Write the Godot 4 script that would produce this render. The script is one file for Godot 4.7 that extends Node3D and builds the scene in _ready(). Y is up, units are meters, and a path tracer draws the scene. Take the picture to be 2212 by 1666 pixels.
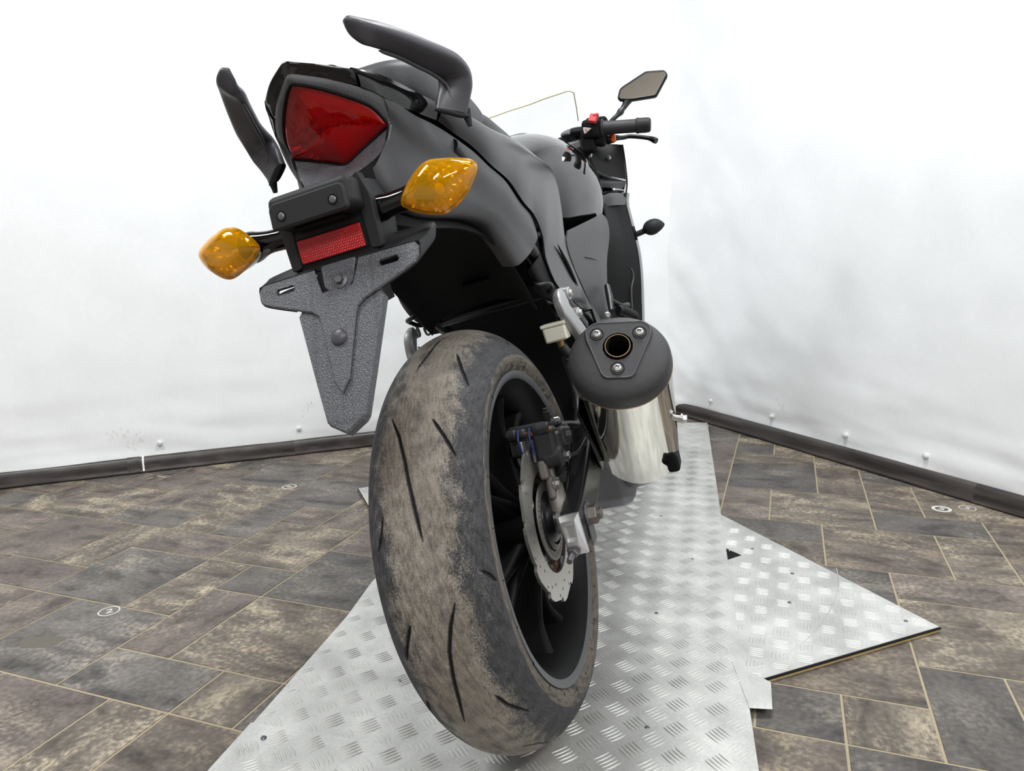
extends Node3D
# A black sport motorcycle seen from behind, on treadplate sheets, in front of white tarpaulin walls.

const FLOOR_Y := -0.0150
var bike: Node3D
var M := {}
var rng := RandomNumberGenerator.new()

func _ready() -> void:
	rng.seed = 7
	set_camera()
	set_light()
	make_materials()
	make_room()
	make_floor()
	make_plates()
	make_bike()
	make_small_things()


func set_camera() -> void:
	var cam := Camera3D.new()
	cam.name = "camera"
	add_child(cam)
	cam.fov = 55.672
	cam.near = 0.02
	cam.far = 60.0
	cam.position = Vector3(0.0, 0.72995, 0.0)
	cam.basis = Basis(Vector3.RIGHT, -0.1854118) * Basis(Vector3.BACK, -0.0300285)
	cam.current = true


func set_light() -> void:
	var env := Environment.new()
	env.background_mode = Environment.BG_COLOR
	env.background_color = Color(0.75, 0.77, 0.8)
	env.tonemap_mode = Environment.TONE_MAPPER_LINEAR
	env.tonemap_exposure = 1.06
	env.sdfgi_enabled = true
	env.ssao_enabled = true
	env.ssil_enabled = true
	var we := WorldEnvironment.new()
	we.name = "world"
	we.environment = env
	add_child(we)


# ---------------------------------------------------------------- helpers
func v3(a: Array) -> PackedVector3Array:
	var o := PackedVector3Array()
	for i in range(0, a.size(), 3):
		o.append(Vector3(a[i], a[i + 1], a[i + 2]))
	return o


func mir(p: PackedVector3Array) -> PackedVector3Array:
	var o := PackedVector3Array()
	for v in p:
		o.append(Vector3(-v.x, v.y, v.z))
	return o


func side(p: PackedVector3Array, sg: float) -> PackedVector3Array:
	return p if sg > 0.0 else mir(p)


func cat(p0: Vector3, p1: Vector3, p2: Vector3, p3: Vector3, t: float) -> Vector3:
	var t2 := t * t
	var t3 := t2 * t
	return 0.5 * ((2.0 * p1) + (p2 - p0) * t + (2.0 * p0 - 5.0 * p1 + 4.0 * p2 - p3) * t2 + (3.0 * p1 - p0 - 3.0 * p2 + p3) * t3)


# n + 1 points along a smooth curve through p
func cr(p: PackedVector3Array, n: int, closed := false) -> PackedVector3Array:
	var c := p.size()
	var segs := c if closed else c - 1
	var dense := PackedVector3Array()
	for i in segs:
		var a := p[(i - 1 + c) % c] if closed else p[maxi(i - 1, 0)]
		var b := p[i]
		var d := p[(i + 1) % c]
		var e := p[(i + 2) % c] if closed else p[mini(i + 2, c - 1)]
		for k in 16:
			dense.append(cat(a, b, d, e, k / 16.0))
	dense.append(p[0] if closed else p[c - 1])
	return even(dense, n)


func even(dense: PackedVector3Array, n: int) -> PackedVector3Array:
	var l := PackedFloat32Array([0.0])
	for i in range(1, dense.size()):
		l.append(l[i - 1] + dense[i].distance_to(dense[i - 1]))
	var total := l[l.size() - 1]
	var o := PackedVector3Array()
	var k := 0
	for i in n + 1:
		var want := total * i / n
		while k < dense.size() - 2 and l[k + 1] < want:
			k += 1
		var span := maxf(l[k + 1] - l[k], 1e-9)
		o.append(dense[k].lerp(dense[k + 1], clampf((want - l[k]) / span, 0.0, 1.0)))
	return o


# rows of points between curves
func loft(curves: Array, nu: int, nv: int, straight := false) -> Array:
	var rs := []
	for c in curves:
		var pc: PackedVector3Array = c
		rs.append(cr(pc, nu))
	var rows := []
	var m := rs.size()
	for i in m - 1:
		for k in nv:
			var t := k / float(nv)
			var row := PackedVector3Array()
			for j in nu + 1:
				if straight:
					row.append(rs[i][j].lerp(rs[i + 1][j], t))
				else:
					row.append(cat(rs[maxi(i - 1, 0)][j], rs[i][j], rs[i + 1][j], rs[mini(i + 2, m - 1)][j], t))
			rows.append(row)
	rows.append(rs[m - 1])
	return rows


func grid_arrays(rows: Array, close_v := false, uscale := 1.0, vscale := 1.0) -> Array:
	var nr := rows.size()
	var nc: int = rows[0].size()
	var pos := PackedVector3Array()
	var nor := PackedVector3Array()
	var uv := PackedVector2Array()
	var idx := PackedInt32Array()
	for i in nr:
		for j in nc:
			pos.append(rows[i][j])
			uv.append(Vector2(uscale * j / float(nc - 1), vscale * i / float(nr - 1)))
	nor.resize(pos.size())
	for i in nr - 1:
		for j in nc - 1:
			var a := i * nc + j
			var b := a + 1
			var c := a + nc
			var d := c + 1
			idx.append_array([a, b, c, b, d, c])
			var n1 := (pos[c] - pos[a]).cross(pos[b] - pos[a])
			var n2 := (pos[c] - pos[b]).cross(pos[d] - pos[b])
			nor[a] += n1
			nor[b] += n1 + n2
			nor[c] += n1 + n2
			nor[d] += n2
	if close_v:
		for i in nr:
			var s := nor[i * nc] + nor[i * nc + nc - 1]
			nor[i * nc] = s
			nor[i * nc + nc - 1] = s
	for i in nor.size():
		nor[i] = nor[i].normalized() if nor[i].length_squared() > 1e-24 else Vector3.UP
	var arr := []
	arr.resize(Mesh.ARRAY_MAX)
	arr[Mesh.ARRAY_VERTEX] = pos
	arr[Mesh.ARRAY_NORMAL] = nor
	arr[Mesh.ARRAY_TEX_UV] = uv
	arr[Mesh.ARRAY_INDEX] = idx
	return arr


func arr_mesh(arr: Array) -> ArrayMesh:
	var m := ArrayMesh.new()
	m.add_surface_from_arrays(Mesh.PRIMITIVE_TRIANGLES, arr)
	return m


func grid_mesh(rows: Array, close_v := false) -> ArrayMesh:
	return arr_mesh(grid_arrays(rows, close_v))


# a panel with real thickness: outer face, inner face and rim
func shell(rows: Array, thick: float) -> ArrayMesh:
	var a := grid_arrays(rows)
	var nc: int = rows[0].size()
	var inner := []
	for i in rows.size():
		var row := PackedVector3Array()
		for j in nc:
			row.append(a[Mesh.ARRAY_VERTEX][i * nc + j] - a[Mesh.ARRAY_NORMAL][i * nc + j] * thick)
		inner.append(row)
	var st := SurfaceTool.new()
	st.begin(Mesh.PRIMITIVE_TRIANGLES)
	st.append_from(arr_mesh(a), 0, Transform3D())
	var back := []
	for r in inner:
		var row: PackedVector3Array = r.duplicate()
		row.reverse()
		back.append(row)
	st.append_from(grid_mesh(back), 0, Transform3D())
	var last := rows.size() - 1
	var left_o := PackedVector3Array()
	var left_i := PackedVector3Array()
	var right_o := PackedVector3Array()
	var right_i := PackedVector3Array()
	for i in rows.size():
		left_o.append(rows[i][0])
		left_i.append(inner[i][0])
		right_o.append(rows[i][nc - 1])
		right_i.append(inner[i][nc - 1])
	st.append_from(grid_mesh([inner[0], rows[0]]), 0, Transform3D())
	st.append_from(grid_mesh([rows[last], inner[last]]), 0, Transform3D())
	st.append_from(grid_mesh([left_o, left_i]), 0, Transform3D())
	st.append_from(grid_mesh([right_i, right_o]), 0, Transform3D())
	return st.commit()


func join(meshes: Array) -> ArrayMesh:
	var st := SurfaceTool.new()
	st.begin(Mesh.PRIMITIVE_TRIANGLES)
	for m in meshes:
		if m is Array:
			var part: Mesh = m[0]
			st.append_from(part, 0, m[1])
		else:
			st.append_from(m, 0, Transform3D())
	return st.commit()


# prism with bevelled front and back edges; polygon in the XY plane of xf, extruded from z0 to z1; holes are polygons
func prism(poly: PackedVector2Array, xf: Transform3D, z0: float, z1: float, bev: float, holes := []) -> ArrayMesh:
	var p := poly
	if area2(p) > 0.0:
		p = p.duplicate()
		p.reverse()
	var st := SurfaceTool.new()
	st.begin(Mesh.PRIMITIVE_TRIANGLES)
	st.set_smooth_group(-1)
	var ins := inset(p, bev)
	var flat := ins
	var hs := []
	for h in holes:
		var hp: PackedVector2Array = h
		if area2(hp) < 0.0:
			hp = hp.duplicate()
			hp.reverse()
		hs.append(hp)
		flat = bridge(flat, hp)
	var tr := Geometry2D.triangulate_polygon(flat)
	for k in range(0, tr.size(), 3):
		var a := flat[tr[k]]
		var b := flat[tr[k + 1]]
		var c := flat[tr[k + 2]]
		if (b - a).cross(c - a) > 0.0:
			var t := b
			b = c
			c = t
		tri(st, xf, a, b, c, z1, false)
		tri(st, xf, a, b, c, z0, true)
	ring(st, xf, ins, z1, p, z1 - bev)
	ring(st, xf, p, z1 - bev, p, z0 + bev)
	ring(st, xf, p, z0 + bev, ins, z0)
	for hp in hs:
		ring(st, xf, hp, z1, hp, z0)
	st.generate_normals()
	st.index()
	return st.commit()


func area2(p: PackedVector2Array) -> float:
	var s := 0.0
	for i in p.size():
		s += p[i].cross(p[(i + 1) % p.size()])
	return s


func tri(st: SurfaceTool, xf: Transform3D, a: Vector2, b: Vector2, c: Vector2, z: float, flip: bool) -> void:
	var q := [a, c, b] if flip else [a, b, c]
	for v in q:
		st.set_uv(v)
		st.add_vertex(xf * Vector3(v.x, v.y, z))


func ring(st: SurfaceTool, xf: Transform3D, p: PackedVector2Array, zp: float, q: PackedVector2Array, zq: float) -> void:
	for i in p.size():
		var j := (i + 1) % p.size()
		var a := xf * Vector3(p[i].x, p[i].y, zp)
		var b := xf * Vector3(p[j].x, p[j].y, zp)
		var c := xf * Vector3(q[i].x, q[i].y, zq)
		var d := xf * Vector3(q[j].x, q[j].y, zq)
		for v in [a, c, b, b, c, d]:
			st.set_uv(Vector2(v.x + v.z, v.y))
			st.add_vertex(v)


func inset(p: PackedVector2Array, d: float) -> PackedVector2Array:
	var o := PackedVector2Array()
	var n := p.size()
	for i in n:
		var e1 := (p[i] - p[(i - 1 + n) % n]).normalized()
		var e2 := (p[(i + 1) % n] - p[i]).normalized()
		var n1 := Vector2(e1.y, -e1.x)
		var n2 := Vector2(e2.y, -e2.x)
		var m := n1 + n2
		m = m.normalized() if m.length() > 1e-6 else n1
		var k := d / maxf(m.dot(n1), 0.4)
		o.append(p[i] + m * k)
	return o


func bridge(outer: PackedVector2Array, hole: PackedVector2Array) -> PackedVector2Array:
	var bi := 0
	var bj := 0
	var best := 1e9
	for i in outer.size():
		for j in hole.size():
			var d := outer[i].distance_squared_to(hole[j])
			if d < best:
				best = d
				bi = i
				bj = j
	var o := PackedVector2Array()
	for i in bi + 1:
		o.append(outer[i])
	for k in hole.size() + 1:
		o.append(hole[(bj + k) % hole.size()])
	for i in range(bi, outer.size()):
		o.append(outer[i])
	return o


func v2(a: Array) -> PackedVector2Array:
	var o := PackedVector2Array()
	for i in range(0, a.size(), 2):
		o.append(Vector2(a[i], a[i + 1]))
	return o


# rounds the corners of a polygon
func rounded(p: PackedVector2Array, r: float, n := 4) -> PackedVector2Array:
	var o := PackedVector2Array()
	var c := p.size()
	for i in c:
		var a := p[(i - 1 + c) % c]
		var b := p[i]
		var d := p[(i + 1) % c]
		var k := minf(r, 0.45 * minf(a.distance_to(b), d.distance_to(b)))
		var s := b + (a - b).normalized() * k
		var e := b + (d - b).normalized() * k
		for j in n + 1:
			var t := j / float(n)
			o.append(s.lerp(b, t).lerp(b.lerp(e, t), t))
	return o


func tube(path: PackedVector3Array, radii, sides := 10, caps := true) -> ArrayMesh:
	var rows := []
	var n := path.size()
	var t0 := (path[1] - path[0]).normalized()
	var u := t0.cross(Vector3.UP if absf(t0.y) < 0.9 else Vector3.RIGHT).normalized()
	for i in n:
		var t := (path[mini(i + 1, n - 1)] - path[maxi(i - 1, 0)]).normalized()
		u = (u - t * u.dot(t)).normalized()
		var w := t.cross(u)
		var r: float = radii[i] if radii is Array else radii
		var row := PackedVector3Array()
		for k in sides + 1:
			var a := TAU * k / sides
			row.append(path[i] + (u * cos(a) - w * sin(a)) * r)
		rows.append(row)
	var ms := [grid_mesh(rows, true)]
	if caps:
		ms.append(fan(path[0], rows[0], false))
		ms.append(fan(path[n - 1], rows[n - 1], true))
	return join(ms)


func fan(c: Vector3, row: PackedVector3Array, flip: bool) -> ArrayMesh:
	var st := SurfaceTool.new()
	st.begin(Mesh.PRIMITIVE_TRIANGLES)
	st.set_smooth_group(-1)
	for i in row.size() - 1:
		for v in ([c, row[i], row[i + 1]] if flip else [c, row[i + 1], row[i]]):
			st.set_uv(Vector2(v.x, v.y))
			st.add_vertex(v)
	st.generate_normals()
	st.index()
	return st.commit()


# lathe round the local x axis of xf; profile of (x, radius); sharp corners stay sharp
func lathe(profile: PackedVector2Array, xf: Transform3D, n := 40, a0 := 0.0, a1 := TAU) -> ArrayMesh:
	var pos := PackedVector3Array()
	var nor := PackedVector3Array()
	var uv := PackedVector2Array()
	var idx := PackedInt32Array()
	var sn := []
	for i in profile.size() - 1:
		var d := (profile[i + 1] - profile[i]).normalized()
		sn.append(Vector2(-d.y, d.x))
	for i in profile.size() - 1:
		var ns := [sn[i], sn[i]]
		if i > 0 and sn[i].dot(sn[i - 1]) > 0.8:
			ns[0] = (sn[i] + sn[i - 1]).normalized()
		if i < sn.size() - 1 and sn[i].dot(sn[i + 1]) > 0.8:
			ns[1] = (sn[i] + sn[i + 1]).normalized()
		for e in 2:
			var q := profile[i + e]
			var m: Vector2 = ns[e]
			for k in n + 1:
				var a := a0 + (a1 - a0) * k / n
				pos.append(xf * Vector3(q.x, q.y * sin(a), q.y * cos(a)))
				nor.append((xf.basis * Vector3(m.x, m.y * sin(a), m.y * cos(a))).normalized())
				uv.append(Vector2(k / float(n), i / float(profile.size())))
		var s := i * 2 * (n + 1)
		for k in n:
			var a := s + k
			var c := a + n + 1
			idx.append_array([a, a + 1, c, a + 1, c + 1, c])
	var arr := []
	arr.resize(Mesh.ARRAY_MAX)
	arr[Mesh.ARRAY_VERTEX] = pos
	arr[Mesh.ARRAY_NORMAL] = nor
	arr[Mesh.ARRAY_TEX_UV] = uv
	arr[Mesh.ARRAY_INDEX] = idx
	return arr_mesh(arr)


# box with rounded edges
func rbox(size: Vector3, r: float, xf := Transform3D()) -> ArrayMesh:
	var h := size * 0.5
	r = minf(r, minf(h.x, minf(h.y, h.z)) * 0.98)
	var pos := PackedVector3Array()
	var nor := PackedVector3Array()
	var uv := PackedVector2Array()
	var idx := PackedInt32Array()
	for f in 6:
		var ax := f / 2
		var sg := 1.0 if f % 2 == 0 else -1.0
		var b := (ax + 1) % 3
		var c := (ax + 2) % 3
		var s := pos.size()
		for i in 6:
			for j in 6:
				var q := Vector3()
				q[ax] = sg * h[ax]
				q[b] = steps(h[b], r, i)
				q[c] = steps(h[c], r, j)
				var inn := q.clamp(-h + Vector3(r, r, r), h - Vector3(r, r, r))
				var d := (q - inn).normalized()
				pos.append(xf * (inn + d * r))
				nor.append((xf.basis * d).normalized())
				uv.append(Vector2(q[b], q[c]))
		for i in 5:
			for j in 5:
				var a := s + i * 6 + j
				if sg > 0.0:
					idx.append_array([a, a + 1, a + 6, a + 1, a + 7, a + 6])
				else:
					idx.append_array([a, a + 6, a + 1, a + 1, a + 6, a + 7])
	var arr := []
	arr.resize(Mesh.ARRAY_MAX)
	arr[Mesh.ARRAY_VERTEX] = pos
	arr[Mesh.ARRAY_NORMAL] = nor
	arr[Mesh.ARRAY_TEX_UV] = uv
	arr[Mesh.ARRAY_INDEX] = idx
	return arr_mesh(arr)


func steps(h: float, r: float, i: int) -> float:
	return [-h, -h + r * 0.45, -h + r, h - r, h - r * 0.45, h][i]


# a frame whose x axis runs along d
func along(at: Vector3, d: Vector3) -> Transform3D:
	var x := d.normalized()
	var z := x.cross(Vector3.UP if absf(x.y) < 0.95 else Vector3.RIGHT).normalized()
	return Transform3D(Basis(x, z.cross(x), z), at)


func hexbolt(at: Vector3, d: Vector3, r: float, h: float, flange := 0.0) -> ArrayMesh:
	var ms := []
	var prof := PackedVector2Array([Vector2(0, r * 1.0), Vector2(h * 0.85, r), Vector2(h, r * 0.86), Vector2(h, 0.0)])
	var hexm := lathe(prof, along(at + d.normalized() * (flange * 0.25), d), 6)
	ms.append(flat(hexm))
	if flange > 0.0:
		ms.append(lathe(PackedVector2Array([Vector2(-0.001, flange * 1.0), Vector2(flange * 0.18, flange), Vector2(flange * 0.3, r * 0.8)]), along(at, d), 24))
	return join(ms)


func flat(m: ArrayMesh) -> ArrayMesh:
	var st := SurfaceTool.new()
	st.create_from(m, 0)
	st.deindex()
	var arr := st.commit_to_arrays()
	var p: PackedVector3Array = arr[Mesh.ARRAY_VERTEX]
	var n: PackedVector3Array = arr[Mesh.ARRAY_NORMAL]
	for i in range(0, p.size(), 3):
		var q := (p[i + 2] - p[i]).cross(p[i + 1] - p[i])
		if q.length_squared() > 1e-20:
			q = q.normalized()
			n[i] = q
			n[i + 1] = q
			n[i + 2] = q
	arr[Mesh.ARRAY_NORMAL] = n
	var ix := PackedInt32Array()
	for i in p.size():
		ix.append(i)
	arr[Mesh.ARRAY_INDEX] = ix
	return arr_mesh(arr)


# round-head socket screw
func socket_screw(at: Vector3, d: Vector3, r: float) -> ArrayMesh:
	var f := along(at, d)
	return join([
		lathe(PackedVector2Array([Vector2(-0.002, r), Vector2(r * 0.35, r), Vector2(r * 0.62, r * 0.86), Vector2(r * 0.78, r * 0.6), Vector2(r * 0.8, r * 0.46)]), f, 28),
		flat(lathe(PackedVector2Array([Vector2(r * 0.8, r * 0.46), Vector2(r * 0.3, r * 0.42), Vector2(r * 0.28, 0.0)]), f, 6))])


# small cross-head screw
func cross_screw(at: Vector3, d: Vector3, r: float) -> ArrayMesh:
	var f := along(at, d)
	return join([
		lathe(PackedVector2Array([Vector2(-0.002, r), Vector2(r * 0.3, r), Vector2(r * 0.6, r * 0.7), Vector2(r * 0.66, 0.0)]), f, 20),
		rbox(Vector3(r * 0.1, r * 1.1, r * 0.24), r * 0.04, f.translated_local(Vector3(r * 0.66, 0, 0))),
		rbox(Vector3(r * 0.1, r * 0.24, r * 1.1), r * 0.04, f.translated_local(Vector3(r * 0.66, 0, 0)))])


func mk(parent: Node, called: String, mesh: Mesh, m: Material, label := "") -> MeshInstance3D:
	var o := MeshInstance3D.new()
	o.name = called
	o.mesh = mesh
	o.material_override = m
	if label:
		o.set_meta("label", label)
	parent.add_child(o, true)
	return o


func node(called: String, label: String, category: String, group := "") -> Node3D:
	var o := Node3D.new()
	o.name = called
	add_child(o, true)
	o.set_meta("label", label)
	o.set_meta("category", category)
	if group:
		o.set_meta("group", group)
	return o


func tag(o: Node, label: String, category: String, group := "") -> void:
	o.set_meta("label", label)
	o.set_meta("category", category)
	if group:
		o.set_meta("group", group)

# ---------------------------------------------------------------- materials
func mat(called: String, col: Color, rough: float, metal := 0.0) -> StandardMaterial3D:
	var m := StandardMaterial3D.new()
	m.resource_name = called
	m.albedo_color = col
	m.roughness = rough
	m.metallic = metal
	M[called] = m
	return m


func c8(r: float, g: float, b: float) -> Color:
	return Color(r / 255.0, g / 255.0, b / 255.0)


func noise_bytes(sd: int, freq: float, w: int, h: int, oct := 4, kind := FastNoiseLite.TYPE_SIMPLEX_SMOOTH, fract := FastNoiseLite.FRACTAL_FBM) -> PackedByteArray:
	var n := FastNoiseLite.new()
	n.seed = sd
	n.noise_type = kind
	n.frequency = freq
	n.fractal_type = fract
	n.fractal_octaves = oct
	var im := n.get_seamless_image(w, h, false, false, 0.15, true)
	im.convert(Image.FORMAT_L8)
	return im.get_data()


func noise_normal(sd: int, freq: float, size: int, strength: float, oct := 3) -> NoiseTexture2D:
	var n := FastNoiseLite.new()
	n.seed = sd
	n.frequency = freq
	n.fractal_octaves = oct
	var t := NoiseTexture2D.new()
	t.width = size
	t.height = size
	t.seamless = true
	t.as_normal_map = true
	t.bump_strength = strength
	t.noise = n
	return t


# slate print: three tones mixed by streaky and crusty noise
func slate(called: String, sd: int, lo: Color, mid: Color, hi: Color, crust: float) -> StandardMaterial3D:
	var s := 512
	var a := noise_bytes(sd, 0.007, s, s, 4)
	var b := noise_bytes(sd + 11, 0.010, s, s, 6)
	var c := noise_bytes(sd + 23, 0.11, s, s, 4)
	var d := noise_bytes(sd + 31, 0.005, s, s, 3)
	var px := PackedByteArray()
	px.resize(s * s * 3)
	for y in s:
		var y4 := ((y * 2) % s) * s
		var y3 := ((y * 3) % s) * s
		for x in s:
			var i := y * s + x
			var warp := (x + (a[i] >> 2)) % s
			var base := a[i] / 255.0
			var streak := b[y4 + warp] / 255.0
			var fine := c[i] / 255.0 - 0.5
			var thin := c[y3 + warp] / 255.0 - 0.5
			var zone := clampf((d[i] / 255.0 - 0.5 + crust) * 2.2, 0.0, 1.0)
			var col := lo.lerp(mid, clampf(base * 0.9 + streak * 0.5 - 0.2 + fine * 0.2, 0.0, 1.0))
			var w := clampf((streak - 0.47) * 2.4 + fine * 1.2 + thin * 0.9, 0.0, 1.0) * zone
			col = col.lerp(hi, w * 0.75)
			var dark := clampf((0.36 - streak) * 4.0 + thin * 1.2, 0.0, 1.0)
			var g := 1.0 + fine * 0.26 + thin * 0.16 - dark * 0.22
			px[i * 3] = int(clampf(col.r * g, 0.0, 1.0) * 255.0)
			px[i * 3 + 1] = int(clampf(col.g * g, 0.0, 1.0) * 255.0)
			px[i * 3 + 2] = int(clampf(col.b * g, 0.0, 1.0) * 255.0)
	var m := mat(called, Color.WHITE, 0.5)
	m.albedo_texture = ImageTexture.create_from_image(Image.create_from_data(s, s, false, Image.FORMAT_RGB8, px))
	m.normal_enabled = true
	m.normal_texture = M.slate_bump
	m.normal_scale = 0.35
	m.metallic_specular = 0.35
	return m


func speckled(called: String, base: Color, speck: Color, amount: float, rough: float, scale: float, bump: float) -> StandardMaterial3D:
	var s := 256
	var c := noise_bytes(called.hash() % 1000, 0.22, s, s, 2)
	var px := PackedByteArray()
	px.resize(s * s * 3)
	for i in s * s:
		var w := clampf((c[i] / 255.0 - 0.62) * 5.0, 0.0, 1.0) * amount
		var col := base.lerp(speck, w)
		px[i * 3] = int(col.r * 255.0)
		px[i * 3 + 1] = int(col.g * 255.0)
		px[i * 3 + 2] = int(col.b * 255.0)
	var m := mat(called, Color.WHITE, rough)
	m.albedo_texture = ImageTexture.create_from_image(Image.create_from_data(s, s, false, Image.FORMAT_RGB8, px))
	m.uv1_triplanar = true
	m.uv1_scale = Vector3.ONE * scale
	m.normal_enabled = true
	m.normal_texture = M.grain_bump
	m.normal_scale = bump
	return m


func make_materials() -> void:
	M.slate_bump = noise_normal(5, 0.03, 512, 5.0, 5)
	M.grain_bump = noise_normal(8, 0.18, 256, 6.0, 2)
	slate("slate_grey", 101, c8(84, 81, 78), c8(116, 111, 106), c8(152, 145, 132), 0.14)
	slate("slate_purple", 202, c8(88, 81, 76), c8(120, 110, 103), c8(152, 140, 125), 0.2)
	slate("slate_tan", 303, c8(90, 83, 76), c8(124, 115, 104), c8(178, 166, 142), 0.5)
	slate("slate_brown", 404, c8(84, 77, 71), c8(114, 105, 96), c8(156, 142, 120), 0.32)
	slate("slate_dark", 505, c8(74, 71, 69), c8(104, 100, 96), c8(132, 125, 113), 0.1)
	mat("grout", c8(158, 146, 120), 0.8)
	# plastics and paint
	speckled("grain_plastic", c8(70, 71, 75), c8(184, 186, 196), 0.9, 0.42, 13.0, 0.5)
	speckled("bezel_plastic", c8(70, 71, 74), c8(116, 118, 124), 0.6, 0.5, 16.0, 0.35)
	speckled("cap_plastic", c8(48, 48, 50), c8(96, 96, 99), 0.45, 0.55, 24.0, 0.35)
	mat("matte_plastic", c8(38, 38, 40), 0.55).metallic_specular = 0.35
	mat("dark_plastic", c8(22, 22, 23), 0.6).metallic_specular = 0.22
	mat("side_plastic", c8(62, 62, 64), 0.44).metallic_specular = 0.4
	mat("gloss_paint", c8(12, 12, 13), 0.05)
	mat("satin_paint", c8(30, 30, 32), 0.22).metallic_specular = 0.42
	mat("rail_paint", c8(66, 65, 71), 0.4)
	var vin := mat("seat_vinyl", c8(44, 45, 48), 0.5)
	vin.normal_enabled = true
	vin.normal_texture = M.grain_bump
	vin.normal_scale = 0.15
	vin.uv1_triplanar = true
	vin.uv1_scale = Vector3.ONE * 12.0
	mat("rim_paint", c8(18, 18, 19), 0.45).metallic_specular = 0.25
	mat("rim_edge", c8(92, 93, 96), 0.42, 0.5)
	mat("black_metal", c8(20, 20, 22), 0.35, 0.2)
	mat("arm_paint", c8(24, 24, 26), 0.28)
	mat("caliper_paint", c8(40, 41, 43), 0.5)
	var al := mat("cast_aluminium", c8(164, 165, 166), 0.45, 0.75)
	al.normal_enabled = true
	al.normal_texture = M.grain_bump
	al.normal_scale = 0.12
	al.uv1_triplanar = true
	al.uv1_scale = Vector3.ONE * 14.0
	mat("bright_aluminium", c8(225, 226, 228), 0.3, 0.85)
	mat("grey_aluminium", c8(128, 124, 120), 0.5, 0.6)
	mat("disc_steel", c8(196, 194, 188), 0.3, 0.9)
	mat("disc_inner", c8(206, 206, 204), 0.42, 0.6)
	mat("zinc", c8(176, 176, 174), 0.34, 0.85)
	mat("dull_steel", c8(112, 112, 116), 0.45, 0.8)
	mat("stained_steel", c8(116, 109, 104), 0.45, 0.65)
	var chrome := mat("polished_steel", c8(222, 218, 208), 0.08, 1.0)
	chrome.normal_enabled = true
	chrome.normal_texture = M.slate_bump
	chrome.normal_scale = 0.02
	chrome.uv1_triplanar = true
	chrome.uv1_scale = Vector3.ONE * 2.0
	mat("brass_edge", c8(196, 170, 128), 0.3, 0.9)
	mat("soot", c8(14, 13, 13), 0.8)
	mat("blue_spring", c8(44, 58, 116), 0.4, 0.4)
	mat("pad_brass", c8(128, 104, 66), 0.4, 0.7)
	mat("orange_anodised", c8(226, 104, 60), 0.3, 0.6)
	mat("red_switch", c8(206, 64, 70), 0.45)
	mat("grey_button", c8(176, 174, 170), 0.5)
	mat("rubber", c8(30, 30, 31), 0.7)
	mat("grip_rubber", c8(40, 40, 42), 0.55)
	mat("hose", c8(24, 24, 26), 0.45)
	mat("clip_plastic", c8(120, 128, 160), 0.4)
	rust_material()
	mat("mirror_glass", c8(214, 210, 204), 0.02, 1.0)
	var rl := mat("red_lens", Color(1.0, 0.012, 0.05, 0.15), 0.04)
	rl.refraction_enabled = true
	rl.refraction_scale = 0.049
	rl.transparency = BaseMaterial3D.TRANSPARENCY_ALPHA
	var am := mat("amber_lens", Color(1.0, 0.77, 0.02, 0.2), 0.04)
	am.refraction_enabled = true
	am.refraction_scale = 0.049
	am.transparency = BaseMaterial3D.TRANSPARENCY_ALPHA
	mat("lamp_chrome", c8(235, 235, 235), 0.16, 0.85)
	mat("lamp_inner", c8(236, 236, 236), 0.4)
	mat("lamp_mid", c8(176, 176, 178), 0.35, 0.3)
	mat("lamp_grey", c8(120, 120, 122), 0.3, 0.5)
	mat("reflector_red", c8(168, 5, 12), 0.2)
	var res := mat("reservoir_plastic", Color(0.80, 0.79, 0.74), 0.3)
	res.subsurf_scatter_enabled = true
	res.subsurf_scatter_strength = 0.25
	var ws := mat("screen_plastic", Color(0.96, 0.97, 0.95, 0.02), 0.03)
	ws.transparency = BaseMaterial3D.TRANSPARENCY_ALPHA
	mat("screen_edge", c8(206, 200, 160), 0.3)
	# place
	tread_material()
	mat("plywood", c8(196, 172, 118), 0.8)
	mat("plywood_dark", c8(70, 60, 48), 0.85)
	mat("white_paint", c8(240, 240, 238), 0.7)
	mat("screw_white", c8(228, 229, 230), 0.4, 0.3)
	mat("mark_white", c8(196, 196, 190), 0.7)
	mat("worn", c8(96, 92, 84), 0.85)
	mat("leaf", c8(176, 164, 146), 0.8)
	wood_material()
	tarp_material("tarp_left", 71, [[0.425, 0.045, 7], [0.30, 0.06, 3]])
	tarp_material("tarp_right", 93, [[0.12, 0.05, 3]])
	mat("far_wall", c8(192, 187, 181), 0.85)
	mat("ceiling_paint", c8(158, 150, 142), 0.9)
	mat("beam_wood", c8(104, 94, 84), 0.8)
	var le := mat("led_diffuser", c8(250, 250, 250), 0.6)
	le.emission_enabled = true
	le.emission = Color(1.0, 0.99, 0.97)
	le.emission_energy_multiplier = 2.0
	mat("lamp_housing", c8(205, 205, 205), 0.5)


func rust_material() -> void:
	var s := 128
	var c := noise_bytes(61, 0.05, s, s, 4)
	var px := PackedByteArray()
	px.resize(s * s * 3)
	for i in s * s:
		var w := c[i] / 255.0
		var col := c8(38, 33, 30).lerp(c8(112, 74, 44), clampf((w - 0.46) * 5.0, 0.0, 1.0)).lerp(c8(196, 126, 48), clampf((w - 0.68) * 5.0, 0.0, 1.0))
		px[i * 3] = int(col.r * 255.0)
		px[i * 3 + 1] = int(col.g * 255.0)
		px[i * 3 + 2] = int(col.b * 255.0)
	var m := mat("rusty_steel", Color.WHITE, 0.65, 0.2)
	m.albedo_texture = ImageTexture.create_from_image(Image.create_from_data(s, s, false, Image.FORMAT_RGB8, px))
	m.uv1_triplanar = true
	m.uv1_scale = Vector3.ONE * 9.0


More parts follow.
